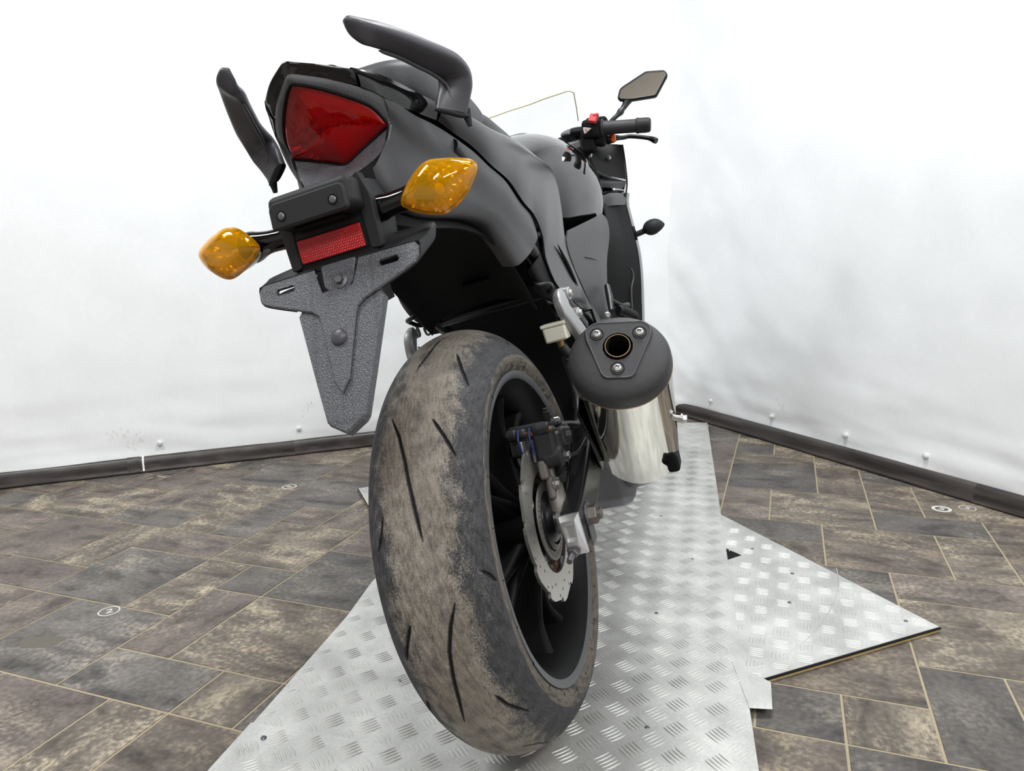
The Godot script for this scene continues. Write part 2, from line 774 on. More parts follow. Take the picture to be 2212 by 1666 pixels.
func tread_material() -> void:
	var s := 512
	var a := noise_bytes(41, 0.01, s, s, 4)
	var b := noise_bytes(42, 0.2, s, s, 2)
	var px := PackedByteArray()
	px.resize(s * s * 3)
	for y in s:
		for x in s:
			var i := y * s + x
			var g := 0.80 + (a[i] / 255.0 - 0.5) * 0.16 + (b[i] / 255.0 - 0.5) * 0.07
			px[i * 3] = int(clampf(g, 0.0, 1.0) * 255.0)
			px[i * 3 + 1] = int(clampf(g, 0.0, 1.0) * 255.0)
			px[i * 3 + 2] = int(clampf(g * 0.985, 0.0, 1.0) * 255.0)
	var m := mat("tread_aluminium", Color.WHITE, 0.46, 0.72)
	m.albedo_texture = ImageTexture.create_from_image(Image.create_from_data(s, s, false, Image.FORMAT_RGB8, px))
	m.uv1_triplanar = true
	m.uv1_world_triplanar = true
	m.uv1_scale = Vector3.ONE * 1.3


func wood_material() -> void:
	var w := 512
	var h := 64
	var a := noise_bytes(51, 0.03, w, h, 4)
	var px := PackedByteArray()
	px.resize(w * h * 3)
	for y in h:
		for x in w:
			var v := a[y * w + (x / 12) % w] / 255.0
			var u := a[y * w + (x / 3) % w] / 255.0
			var col := c8(40, 37, 36).lerp(c8(92, 84, 80), clampf(v * 0.8 + (u - 0.5) * 0.8, 0.0, 1.0))
			px[(y * w + x) * 3] = int(col.r * 255.0)
			px[(y * w + x) * 3 + 1] = int(col.g * 255.0)
			px[(y * w + x) * 3 + 2] = int(col.b * 255.0)
	var m := mat("dark_wood", Color.WHITE, 0.38)
	m.albedo_texture = ImageTexture.create_from_image(Image.create_from_data(w, h, false, Image.FORMAT_RGB8, px))
	m.uv1_scale = Vector3(4.0, 1.0, 1.0)


# white tarpaulin with faint smudges and scuffs low down
func tarp_material(called: String, sd: int, marks: Array) -> void:
	var w := 1024
	var h := 512
	var c := noise_bytes(sd, 0.02, w, h, 4)
	var f := noise_bytes(sd + 1, 0.25, w, h, 2)
	var px := PackedByteArray()
	px.resize(w * h * 3)
	for i in w * h:
		var g := 0.955 + (c[i] / 255.0 - 0.5) * 0.03 + (f[i] / 255.0 - 0.5) * 0.012
		px[i * 3] = int(g * 252.0)
		px[i * 3 + 1] = int(g * 254.0)
		px[i * 3 + 2] = int(minf(g * 256.0, 255.0))
	var im := Image.create_from_data(w, h, false, Image.FORMAT_RGB8, px)
	var r := RandomNumberGenerator.new()
	r.seed = sd
	for k in marks:
		for n in int(k[2]):
			var x := int((k[0] + r.randf_range(-0.012, 0.012)) * w)
			var y := int((1.0 - k[1] + r.randf_range(-0.012, 0.012)) * h)
			for e in r.randi_range(2, 7):
				var xx := clampi(x + r.randi_range(-3, 3), 0, w - 1)
				var yy := clampi(y + e, 0, h - 1)
				im.set_pixel(xx, yy, im.get_pixel(xx, yy).lerp(c8(176, 168, 150), r.randf_range(0.1, 0.4)))
	var m := mat(called, Color.WHITE, 0.55)
	m.albedo_texture = ImageTexture.create_from_image(im)
	m.metallic_specular = 0.3


# ---------------------------------------------------------------- the room
const CORNER := Vector3(0.715, 0.0, -3.235)
const DIR_L := Vector3(-0.9440, 0.0, 0.3300)
const DIR_R := Vector3(0.4252, 0.0, 0.9051)
const ROOM_H := 2.9
const LEN_L := 5.2
const LEN_R := 5.6

func quad_slab(a: Vector3, b: Vector3, c: Vector3, d: Vector3, t: Vector3) -> ArrayMesh:
	var st := SurfaceTool.new()
	st.begin(Mesh.PRIMITIVE_TRIANGLES)
	st.set_smooth_group(-1)
	var p := [a, b, c, d, a + t, b + t, c + t, d + t]
	for q in [[0, 1, 2, 3], [7, 6, 5, 4], [0, 4, 5, 1], [1, 5, 6, 2], [2, 6, 7, 3], [3, 7, 4, 0]]:
		for k in [0, 1, 2, 0, 2, 3]:
			st.set_uv(Vector2(p[q[k]].x + p[q[k]].z, p[q[k]].y))
			st.add_vertex(p[q[k]])
	st.generate_normals()
	return st.commit()


func structure(called: String, mesh: Mesh, m: Material, parent: Node = self) -> MeshInstance3D:
	var o := mk(parent, called, mesh, m)
	if parent == self:
		o.set_meta("kind", "structure")
	return o


# hanging tarpaulin: origin at the foot of the wall in the corner, d along the wall, n into the room
func tarp(d: Vector3, n: Vector3, length: float, sd: int, m: Material, called: String, flip: bool) -> MeshInstance3D:
	var fold := FastNoiseLite.new()
	fold.seed = sd
	fold.frequency = 1.0
	fold.fractal_octaves = 3
	var rows := []
	var nu := 150
	var nv := 70
	for i in nv + 1:
		var row := PackedVector3Array()
		var y := 0.028 + (ROOM_H - 0.03) * pow(i / float(nv), 1.7)
		for j in nu + 1:
			var s := length * pow(j / float(nu), 1.15)
			var low := exp(-y / 0.22)
			var near := exp(-s / 0.5)
			var o := 0.006 * fold.get_noise_2d(s * 0.9, y * 0.8) + 0.010 * low * fold.get_noise_2d(s * 1.6 + 20.0, y * 9.0)
			o += 0.010 * near * fold.get_noise_2d((s + y) * 3.5, (s - y) * 1.3)
			o += 0.002 * fold.get_noise_2d(s * 6.0, y * 3.0 + 40.0) * exp(-y / 0.7)
			row.append(CORNER + d * s + Vector3.UP * (FLOOR_Y + y) + n * (o + 0.004 + 0.05 * exp(-s / 0.06)))
		if flip:
			row.reverse()
		rows.append(row)
	var arr := grid_arrays(rows)
	var uv: PackedVector2Array = arr[Mesh.ARRAY_TEX_UV]
	for i in uv.size():
		var p: Vector3 = arr[Mesh.ARRAY_VERTEX][i] - CORNER
		uv[i] = Vector2(p.dot(d) / length, 1.0 - (p.y - FLOOR_Y) / ROOM_H)
	arr[Mesh.ARRAY_TEX_UV] = uv
	return structure(called, arr_mesh(arr), m)


func make_room() -> void:
	var nl := Vector3(DIR_L.z, 0, -DIR_L.x)   # into the room from the left wall
	if nl.dot(-CORNER) < 0.0:
		nl = -nl
	var nr := Vector3(DIR_R.z, 0, -DIR_R.x)
	if nr.dot(-CORNER) < 0.0:
		nr = -nr
	var up := Vector3.UP * ROOM_H
	var base := Vector3(CORNER.x, FLOOR_Y, CORNER.z)
	var pl := base + DIR_L * LEN_L
	var pr := base + DIR_R * LEN_R
	var pf := base + DIR_L * LEN_L + DIR_R * LEN_R
	# tarpaulins in front of solid walls
	var wl := tarp(DIR_L, nl, LEN_L, 3, M.tarp_left, "wall_left", true)
	structure("backing_board", quad_slab(base - nl * 0.01, pl - nl * 0.01, pl - nl * 0.01 + up, base - nl * 0.01 + up, -nl * 0.1), M.plywood_dark, wl)
	var wr := tarp(DIR_R, nr, LEN_R, 17, M.tarp_right, "wall_right", false)
	structure("backing_board", quad_slab(base - nr * 0.01, pr - nr * 0.01, pr - nr * 0.01 + up, base - nr * 0.01 + up, -nr * 0.1), M.plywood_dark, wr)
	structure("wall_back", quad_slab(pl, pf, pf + up, pl + up, DIR_L * 0.1), M.far_wall)
	structure("wall_front", quad_slab(pr, pf, pf + up, pr + up, DIR_R * 0.1), M.far_wall)
	var ce := structure("ceiling", quad_slab(base + up, pl + up, pf + up, pr + up, Vector3.UP * 0.1), M.ceiling_paint)
	for k in 4:
		var c := base + up + DIR_R * (0.9 + 1.25 * k) + DIR_L * (LEN_L * 0.5) + Vector3.DOWN * 0.071
		mk(ce, "ceiling_beam", rbox(Vector3(LEN_L - 0.1, 0.14, 0.12), 0.01, Transform3D(Basis(DIR_L, Vector3.UP, DIR_L.cross(Vector3.UP)), c)), M.beam_wood)
	# screws that pin the tarpaulins
	for s in [0.72, 1.17, 1.62, 2.1, 2.6]:
		screw_washer(wl, base + DIR_L * s + Vector3.UP * 0.098 + nl * 0.012, nl)
	for s in [0.28, 0.62, 0.95, 1.24, 1.56]:
		screw_washer(wr, base + DIR_R * s + Vector3.UP * 0.096 + nr * 0.012, nr)
	baseboard("baseboard_left", base, DIR_L, nl, [0.0, 2.19, LEN_L])
	baseboard("baseboard_right", base, DIR_R, nr, [0.0, LEN_R])
	lamps(base, nl, nr)


func screw_washer(parent: Node, at: Vector3, n: Vector3) -> void:
	var f := along(at, n)
	mk(parent, "screw", join([
		lathe(PackedVector2Array([Vector2(-0.012, 0.0085), Vector2(0.001, 0.0085), Vector2(0.0018, 0.0075), Vector2(0.002, 0.0055), Vector2(0.004, 0.0048), Vector2(0.0045, 0.0)]), f, 18),
		rbox(Vector3(0.0012, 0.006, 0.0012), 0.0004, f.translated_local(Vector3(0.0046, 0, 0)))]), M.screw_white)


func baseboard(called: String, base: Vector3, d: Vector3, n: Vector3, cuts: Array) -> void:
	var b := Node3D.new()
	b.name = called
	b.set_meta("kind", "structure")
	add_child(b)
	# rounded plinth profile: (out from wall, height)
	var prof := [[0.005, 0.0], [0.026, 0.0], [0.026, 0.007], [0.0225, 0.011], [0.0215, 0.020], [0.0205, 0.034], [0.017, 0.046], [0.011, 0.0535], [0.005, 0.056]]
	for k in cuts.size() - 1:
		var rows := []
		var s0: float = cuts[k] + (0.0 if k == 0 else 0.004)
		var s1: float = cuts[k + 1]
		for q in prof:
			var row := PackedVector3Array()
			for j in 33:
				row.append(base + d * lerpf(s0, s1, j / 32.0) + n * q[0] + Vector3.UP * q[1])
			rows.append(row)
		mk(b, "plinth_length", grid_mesh(rows), M.dark_wood)
		if k > 0:
			var rows2 := []
			for q in prof:
				var row := PackedVector3Array()
				for s in [cuts[k] - 0.02, cuts[k] + 0.02]:
					row.append(base + d * s + n * (q[0] + 0.0015) + Vector3.UP * (q[1] + (0.0015 if q[1] > 0.01 else 0.0)))
				rows2.append(row)
			mk(b, "plinth_joiner", grid_mesh(rows2), M.dark_wood)
			var rows3 := []
			for q in prof.slice(2):
				var row := PackedVector3Array()
				for s in [cuts[k] - 0.034, cuts[k] - 0.028]:
					row.append(base + d * s + n * (q[0] + 0.001) + Vector3.UP * (q[1] + 0.001))
				rows3.append(row)
			mk(b, "paint_drip", grid_mesh(rows3), M.white_paint, "white paint drip across the dark plinth")


# two rows of long ceiling panels; each glows and carries an area light just below it
func lamps(base: Vector3, nl: Vector3, nr: Vector3) -> void:
	var up := Vector3.UP
	var k := 0
	for spot in [[1.0, 1.5, 4.5, "white ceiling light panel over the front wheel, above the picture"], [3.2, 1.5, 4.5, "white ceiling light panel beside the left tarpaulin, above the picture"], [1.0, 3.9, 5.0, "white ceiling light panel behind the viewer, nearer the right tarpaulin"], [3.2, 3.9, 5.0, "white ceiling light panel behind the viewer, nearer the left tarpaulin"]]:
		var c: Vector3 = base + DIR_L * spot[0] + DIR_R * spot[1] + up * (ROOM_H - 0.17)
		var bx := DIR_L
		var lamp := node("ceiling_lamp", spot[3], "lamp", "ceiling light panels")
		lamp.position = c
		var f := Basis(bx, up, bx.cross(up))
		mk(lamp, "housing", rbox(Vector3(1.24, 0.05, 0.34), 0.01, Transform3D(f, Vector3(0, 0.03, 0))), M.lamp_housing)
		mk(lamp, "diffuser", rbox(Vector3(1.2, 0.012, 0.3), 0.004, Transform3D(f, Vector3(0, -0.001, 0))), M.led_diffuser)
		var l := AreaLight3D.new()
		l.name = "glow"
		l.area_size = Vector2(1.2, 0.3)
		l.light_energy = spot[2]
		l.light_color = Color(0.985, 0.995, 1.0)
		l.shadow_enabled = true
		l.area_range = 12.0
		l.basis = Basis(bx, Vector3.UP.cross(bx).normalized() , Vector3.UP)
		l.position = Vector3(0, -0.012, 0)
		lamp.add_child(l)
		k += 1


# ---------------------------------------------------------------- floor tiles
const UNIT := 0.13127
const TH := 0.36198
const U0 := -9.17
const V0 := -8.25

func make_floor() -> void:
	var floor_o := MeshInstance3D.new()
	floor_o.name = "floor"
	floor_o.set_meta("kind", "structure")
	var nl := Vector3(DIR_L.z, 0, -DIR_L.x)
	var base := Vector3(CORNER.x, FLOOR_Y, CORNER.z)
	var pl := base + DIR_L * LEN_L
	var pr := base + DIR_R * LEN_R
	var pf := pl + DIR_R * LEN_R
	var low := Vector3.DOWN * 0.0012
	floor_o.mesh = quad_slab(base + low, pl + low, pf + low, pr + low, Vector3.DOWN * 0.08)
	floor_o.material_override = M.grout
	add_child(floor_o)
	var room := PackedVector2Array([Vector2(base.x, base.z), Vector2(pl.x, pl.z), Vector2(pf.x, pf.z), Vector2(pr.x, pr.z)])
	# tiles read off the photograph: u, v, width, depth (in lattice units) and tone
	var tiles := [
		[-3, -2, 2, 2, "g"], [-1, -2, 1, 2, "t"], [0, -2, 1, 1, "d"], [0, -1, 1, 2, "p"], [1, -1, 2, 2, "t"], [0, 1, 2, 1, "g"], [2, 1, 1, 1, "t"],
		[-2, 0, 2, 2, "g"], [-3, 0, 1, 2, "p"], [-1, 2, 2, 2, "p"], [1, 2, 1, 2, "t"], [2, 2, 2, 2, "b"], [3, 1, 1, 1, "d"], [1, -3, 2, 2, "d"],
		[-1, -4, 2, 2, "t"], [-3, -3, 2, 1, "p"], [-2, -5, 1, 2, "g"], [-3, -4, 1, 1, "t"], [-5, -4, 2, 1, "g"], [-4, -3, 1, 2, "t"], [-6, -3, 2, 2, "p"],
		[-5, -1, 2, 1, "p"], [-7, -5, 2, 2, "t"], [-4, -6, 2, 2, "t"], [-5, -6, 1, 2, "p"], [-2, -7, 2, 2, "g"], [-1, -5, 1, 1, "p"], [-8, -3, 2, 1, "p"], [-7, -2, 1, 1, "p"],
		[-4, -8, 2, 2, "g"], [-6, -7, 1, 2, "p"], [-2, -9, 2, 2, "b"], [-5, 0, 2, 2, "p"], [-3, 2, 2, 2, "g"],
		[9, -1, 1, 1, "d"], [10, -1, 1, 1, "t"], [11, -2, 1, 2, "d"], [9, -3, 2, 2, "b"], [11, -4, 2, 2, "t"], [11, -5, 2, 1, "p"], [9, -5, 2, 2, "d"],
		[10, -7, 2, 2, "b"], [12, -7, 1, 2, "t"], [8, -7, 2, 1, "d"], [9, -6, 1, 1, "b"], [11, -8, 2, 1, "d"], [9, -9, 2, 2, "t"], [8, -9, 1, 2, "p"],
		[11, -10, 1, 2, "b"], [12, -10, 2, 2, "t"], [10, -11, 1, 2, "b"], [8, -11, 2, 2, "d"], [8, -12, 2, 1, "b"], [10, -12, 2, 1, "t"], [8, -13, 1, 1, "d"], [9, -13, 1, 1, "t"],
		[11, -11, 2, 1, "g"], [13, -8, 2, 2, "b"], [13, -6, 2, 1, "p"], [10, 0, 2, 2, "d"], [8, 0, 2, 1, "b"], [12, -2, 2, 2, "p"], [10, -13, 2, 1, "b"]]
	var taken := {}
	for t in tiles:
		for a in t[2]:
			for b in t[3]:
				taken[Vector2i(t[0] + a, t[1] + b)] = true
	var r := RandomNumberGenerator.new()
	r.seed = 12
	for v in range(-42, 44):
		for u in range(-42, 44):
			var cell := Basis(Vector3.UP, -TH) * Vector3((u + 0.5 + U0) * UNIT, 0, (v + 0.5 + V0) * UNIT)
			if not Geometry2D.is_point_in_polygon(Vector2(cell.x, cell.z), Geometry2D.offset_polygon(room, 0.3)[0]):
				continue
			if taken.has(Vector2i(u, v)):
				continue
			var pick: Array = [[2, 2], [1, 2], [2, 1], [2, 2], [1, 1]][r.randi() % 5]
			var w: int = pick[0]
			var h: int = pick[1]
			if w == 2 and taken.has(Vector2i(u + 1, v)):
				w = 1
			if w == 2 and h == 2 and taken.has(Vector2i(u + 1, v + 1)):
				h = 1
			if h == 2 and taken.has(Vector2i(u, v + 1)):
				h = 1
			for a in w:
				for b in h:
					taken[Vector2i(u + a, v + b)] = true
			tiles.append([u, v, w, h, ["g", "p", "t", "b", "d", "p"][r.randi() % 6]])
	var mats := {"g": M.slate_grey, "p": M.slate_purple, "t": M.slate_tan, "b": M.slate_brown, "d": M.slate_dark}
	var frame := Basis(Vector3.UP, -TH)
	var shown := 0
	var rest := {}
	for k in mats:
		rest[k] = SurfaceTool.new()
		rest[k].begin(Mesh.PRIMITIVE_TRIANGLES)
	for t in tiles:
		var g := 0.0022
		var x0: float = (t[0] + U0) * UNIT + g
		var x1: float = (t[0] + t[2] + U0) * UNIT - g
		var z0: float = (t[1] + V0) * UNIT + g
		var z1: float = (t[1] + t[3] + V0) * UNIT - g
		var poly := PackedVector2Array()
		for c in [[x0, z0], [x1, z0], [x1, z1], [x0, z1]]:
			var p: Vector3 = frame * Vector3(c[0], 0, c[1])
			poly.append(Vector2(p.x, p.z))
		var cut := Geometry2D.intersect_polygons(poly, room)
		if cut.is_empty():
			continue
		var q: PackedVector2Array = cut[0]
		var mid := Vector2.ZERO
		for c in q:
			mid += c / q.size()
		if q.size() < 3 or absf(area2(q)) < 0.0006:
			continue
		# XY plane of the prism lies on the floor: x -> x, y -> -z
		var q2 := PackedVector2Array()
		for c in q:
			q2.append(Vector2(c.x, -c.y))
		var m := prism(q2, Transform3D(Basis(Vector3.RIGHT, Vector3(0, 0, -1), Vector3.UP), Vector3(0, FLOOR_Y, 0)), -0.0012, 0.0, 0.0006)
		var arr := m.surface_get_arrays(0)
		var uv: PackedVector2Array = arr[Mesh.ARRAY_TEX_UV]
		var off := Vector2(r.randf(), r.randf())
		var turn := TH + (PI / 2.0 if r.randf() < 0.3 else 0.0) + r.randf_range(-0.2, 0.2)
		for i in uv.size():
			var p: Vector3 = arr[Mesh.ARRAY_VERTEX][i]
			uv[i] = Vector2(p.x, p.z).rotated(-turn) * 1.25 + off
		arr[Mesh.ARRAY_TEX_UV] = uv
		if mid.y < -0.8 and absf(mid.x) < 0.74 * absf(mid.y) + 0.15 and shown < 300:
			mk(floor_o, "tile", arr_mesh(arr), mats[t[4]])
			shown += 1
		else:
			rest[t[4]].append_from(arr_mesh(arr), 0, Transform3D())
	# tiles outside the picture: one part, a surface for each tone
	var all := ArrayMesh.new()
	for k in rest:
		rest[k].set_material(mats[k])
		rest[k].commit(all)
	var far := MeshInstance3D.new()
	far.name = "tiles"
	far.mesh = all
	far.set_meta("kind", "stuff")
	floor_o.add_child(far, true)


# ---------------------------------------------------------------- treadplate sheets
# lens-shaped raised bar, long axis x
func bar_mesh(length: float, width: float, height: float) -> ArrayMesh:
	# flat-topped with steep flanks, pointed at both ends
	var rows := []
	for q in [[-1.0, -0.0002], [-0.72, 0.7], [-0.4, 1.0], [0.4, 1.0], [0.72, 0.7], [1.0, -0.0002]]:
		var row := PackedVector3Array()
		for j in 9:
			var x := -1.0 + 2.0 * j / 8.0
			var w := (1.0 - x * x)
			row.append(Vector3(x * length * 0.5, height * q[1] * sqrt(maxf(w, 0.0)) - 0.0001, q[0] * width * 0.5 * w))
		rows.append(row)
	return grid_mesh(rows)


func inside(p: Vector2, poly: PackedVector2Array) -> bool:
	return Geometry2D.is_point_in_polygon(p, poly)


# five-bar tread on a sheet; the nearest 300 bars are single parts, the rest one part
func tread(thing: Node3D, poly: PackedVector2Array, y: float, angle: float, pitch: float, skip: Array, high := 0.0014) -> void:
	var bar := bar_mesh(pitch * 0.71, pitch * 0.10, high)
	var sp := pitch * 0.152
	var spots := []
	for i in range(-70, 71):
		for j in range(-70, 71):
			var g := Vector2(i, j) * pitch
			var upright := (i + j) % 2 != 0
			for k in 5:
				var o := Vector2((k - 2) * sp, 0) if upright else Vector2(0, (k - 2) * sp)
				var p := (g + o).rotated(angle)
				var e := Vector2(0, pitch * 0.3) if upright else Vector2(pitch * 0.3, 0)
				e = e.rotated(angle)
				if not (inside(p + e, poly) and inside(p - e, poly)):
					continue
				var hidden := false
				for s in skip:
					if inside(p, s):
						hidden = true
				if hidden:
					continue
				spots.append([p.length(), p, angle + (PI / 2.0 if upright else 0.0)])
	spots.sort_custom(func(a, b): return a[0] < b[0])
	var rest := []
	for n in spots.size():
		var xf := Transform3D(Basis(Vector3.UP, -spots[n][2]), Vector3(spots[n][1].x, y, spots[n][1].y))
		# those in front of the picture's lower edge are not seen
		if thing.get_meta("bars", 0) < 300 and seen_floor(spots[n][1]):
			thing.set_meta("bars", thing.get_meta("bars", 0) + 1)
			var o := mk(thing, "tread_bar", bar, M.tread_aluminium)
			o.transform = xf
		else:
			rest.append(xf)
	thing.remove_meta("bars")
	if rest.is_empty():
		return
	var mm := MultiMesh.new()
	mm.transform_format = MultiMesh.TRANSFORM_3D
	mm.mesh = bar
	mm.instance_count = rest.size()
	for n in rest.size():
		mm.set_instance_transform(n, rest[n])
	var mi := MultiMeshInstance3D.new()
	mi.name = "tread_bars"
	mi.multimesh = mm
	mi.material_override = M.tread_aluminium
	mi.set_meta("kind", "stuff")
	thing.add_child(mi, true)


func seen_floor(p: Vector2) -> bool:
	return p.y < -0.9 and absf(p.x) < 0.72 * absf(p.y)


func sheet(poly: PackedVector2Array, y0: float, y1: float, bev: float, holes := []) -> ArrayMesh:
	var q := PackedVector2Array()
	for c in poly:
		q.append(Vector2(c.x, -c.y))
	return prism(q, Transform3D(Basis(Vector3.RIGHT, Vector3(0, 0, -1), Vector3.UP), Vector3.ZERO), y0, y1, bev, holes)


func make_plates() -> void:
	var d1 := Vector2(-0.3610, -0.9326).normalized()
	var d2 := Vector2(d1.y, -d1.x)
	if d2.x > 0.0:
		d2 = -d2
	var rt := Vector2(0.802, -1.282)
	var cross := PackedVector2Array([rt, rt + d1 * 1.346, rt + d1 * 1.346 + d2 * 0.873, rt + d2 * 0.873])
	var main := PackedVector2Array([Vector2(0.3300, -0.905), Vector2(0.802, -2.931), Vector2(0.06, -3.0), Vector2(-0.329, -1.545), Vector2(-0.352, -1.387), Vector2(-0.453, -0.938), Vector2(-0.52, -0.62), Vector2(0.262, -0.60)])
	# crosswise board
	var cb := node("treadplate_board", "crosswise treadplate board with a bare plywood edge, sticking out from under the long sheet", "board")
	mk(cb, "plywood_core", sheet(cross, FLOOR_Y, -0.0080, 0.0004), M.plywood)
	var lip := PackedVector2Array()
	var mid := (cross[0] + cross[2]) * 0.5
	for c in cross:
		lip.append(c + (c - mid).normalized() * 0.004)
	mk(cb, "rubber_layer", sheet(lip, -0.0080, -0.0057, 0.0002), M.dark_plastic)
	var notch := v2([0.500, -1.692, 0.535, -1.632, 0.480, -1.600])
	var notch2 := PackedVector2Array()
	for c in notch:
		notch2.append(Vector2(c.x, -c.y))
	mk(cb, "metal_sheet", sheet(cross, -0.0057, -0.0040, 0.0003, [notch2]), M.tread_aluminium)
	var arc := cr(v3([0.722, 0.0, -1.545, 0.692, 0.0, -1.466, 0.642, 0.0, -1.38, 0.575, 0.0, -1.291, 0.503, 0.0, -1.22, 0.438, 0.0, -1.175, 0.397, 0.0, -1.161]), 40)
	for i in arc.size():
		arc[i].y = -0.0042
	mk(cb, "bent_seam", tube(arc, 0.0015, 6), M.tread_aluminium, "curved raised seam across the sheet")
	tread(cb, cross, -0.0040, 0.372, 0.0415, [main, notch], 0.0008)
	# long sheet under the wheels
	var ms := node("treadplate_sheet", "long aluminium treadplate sheet under both wheels of the motorcycle", "metal sheet")
	mk(ms, "metal_sheet", sheet(main, -0.0024, 0.0, 0.0004), M.tread_aluminium)
	var near := PackedVector2Array([Vector2(-0.430, -1.043), Vector2(-0.361, -1.024), Vector2(-0.274, -1.001), Vector2(-0.175, -0.970), Vector2(-0.113, -0.953), Vector2(0.05, -0.905), Vector2(0.3, -0.84), Vector2(0.262, -0.60), Vector2(-0.525, -0.615), Vector2(-0.458, -0.925)])
	tread(ms, main, 0.0, -0.524, 0.044, [near])
	# loose corner bent down beside the long sheet
	var flap := v2([0.374, -1.175, 0.420, -1.112, 0.397, -1.040, 0.362, -1.045])
	mk(ms, "bent_corner", sheet(flap, 0.0001, 0.0010, 0.0002), M.tread_aluminium)
	tread(ms, flap, 0.0010, -0.2, 0.044, [], 0.0004)
	# sheet nearest the viewer, lying over the long one
	var ns := node("treadplate_overlap", "treadplate sheet at the lower picture edge, lapped over the long sheet", "metal sheet")
	mk(ns, "metal_sheet", sheet(near, 0.0015, 0.0034, 0.0004), M.tread_aluminium)
	tread(ns, near, 0.0034, -0.524, 0.044, [])
	# screws in the sheets
	for s in [[-0.397, -1.003, 0.0034, ns], [-0.21, -1.15, -0.0017, ms], [0.192, -1.006, -0.0017, ms], [0.277, -1.359, -0.0017, ms], [0.411, -1.61, -0.0017, ms], [0.396, -1.892, -0.0017, ms], [0.571, -1.666, -0.0055, cb], [0.615, -1.526, -0.0055, cb], [0.558, -1.394, -0.0055, cb], [0.751, -1.306, -0.0055, cb]]:
		mk(s[3], "plate_screw", cross_screw(Vector3(s[0], s[2], s[1]), Vector3.UP, 0.0045), M.dull_steel)

# ---------------------------------------------------------------- the motorcycle
# bike axes: x to its right, y up, z to its rear; origin where the rear tyre would stand upright
const TYRE_R := 0.312

func make_bike() -> void:
	bike = node("motorcycle", "black sport motorcycle leaning on its stand, seen from behind", "motorcycle")
	bike.transform = Transform3D(Basis(Vector3(0.93746159, 0.23231213, 0.25922355), Vector3(-0.22390957, 0.97264129, -0.06191468), Vector3(-0.26651506, 0.0, 0.96383075)), Vector3(0.04767229, 0.00300464, -1.0449799))
	rear_tyre()
	rear_rim()
	rear_brake()
	swingarm()
	muffler()
	tail()
	tail_lamp()
	plate_holder()
	signals()
	rails()
	seats_and_tank()
	side_covers()
	front_end()
	under_parts()


func tyre_profile(s: float) -> Vector2:
	# s in -1 .. 1 across the crown, beyond that down the sidewall to the bead (|s| = 2)
	var a := absf(s)
	var sg := signf(s)
	if a <= 1.0:
		var an := a * deg_to_rad(62.0)
		return Vector2(sg * 0.0885 * sin(an), TYRE_R - 0.05168 * (1.0 - cos(an)) / (1.0 - cos(deg_to_rad(62.0))))
	var t := a - 1.0
	var q := cat(Vector3(0.0733, 0.2765, 0), Vector3(0.0781, 0.2603, 0), Vector3(0.0792, 0.2490, 0), Vector3(0.0745, 0.2385, 0), clampf(t * 2.0, 0.0, 1.0)) if t < 0.5 else cat(Vector3(0.0781, 0.2603, 0), Vector3(0.0792, 0.2490, 0), Vector3(0.0745, 0.2385, 0), Vector3(0.066, 0.2300, 0), t * 2.0 - 1.0)
	if t > 0.985:
		q = Vector3(0.0700, 0.2325, 0)
	return Vector2(sg * q.x, q.y)


# sipes: polylines of (angle, s) with half width in millimetres
const SIPES := [
	[1.235, 0.45, 1.135, 0.575, 1.039, 0.725], [0.808, 0.338, 0.736, 0.488, 0.651, 0.638],
	[0.843, -0.25, 0.747, -0.1, 0.64, 0.0, 0.498, 0.088, 0.405, 0.137, 0.323, 0.175],
	[1.491, 0.163, 1.377, 0.062, 1.224, 0.038, 1.092, -0.037], [1.826, 0.688, 1.758, 0.838],
	[0.437, -0.362, 0.356, -0.45, 0.306, -0.55],
	[0.078, 0.413, 0.003, 0.3, -0.1, 0.188, -0.203, 0.125, -0.324, 0.062, -0.449, -0.025],
	[0.021, -0.212, -0.047, -0.337, -0.143, -0.5], [0.167, 0.8, 0.135, 0.9, 0.1, 0.97],
	[-0.364, 0.488, -0.442, 0.55, -0.588, 0.725], [-0.794, 0.325, -0.89, 0.45, -1.083, 0.488],
	[1.25, -0.45, 1.15, -0.58, 1.05, -0.72], [2.15, 0.30, 2.0, 0.12, 1.85, 0.0, 1.7, -0.1], [2.3, 0.45, 2.2, 0.6, 2.1, 0.72], [2.7, 0.4, 2.55, 0.2, 2.4, 0.05, 2.25, -0.05],
	[3.2, 0.45, 3.1, 0.6, 3.0, 0.72], [3.5, 0.3, 3.3, 0.1, 3.1, -0.1], [4.0, -0.3, 3.8, 0.0, 3.6, 0.1], [4.5, 0.3, 4.3, 0.1, 4.1, -0.1], [-0.35, -0.45, -0.45, -0.6, -0.6, -0.72]]

func sipe_depth(th: float, s: float, near: Array) -> float:
	# 0 outside, 1 in the bottom of a groove; distances in metres on the crown
	var best := 0.0
	for q in near:
		var n: int = q.size() / 2
		for i in n - 1:
			var a := Vector2(q[2 * i] * TYRE_R, q[2 * i + 1] * 0.0945)
			var b := Vector2(q[2 * i + 2] * TYRE_R, q[2 * i + 3] * 0.0945)
			var p := Vector2(th * TYRE_R, s * 0.0945)
			var ab := b - a
			var t := clampf((p - a).dot(ab) / ab.length_squared(), 0.0, 1.0)
			var d := p.distance_to(a + ab * t)
			var along_t := (i + t) / float(n - 1)
			var hw := 0.0021 * sqrt(clampf(minf(along_t, 1.0 - along_t) * 5.0, 0.06, 1.0))
			best = maxf(best, clampf((hw + 0.0006 - d) / 0.0012, 0.0, 1.0))
	return best


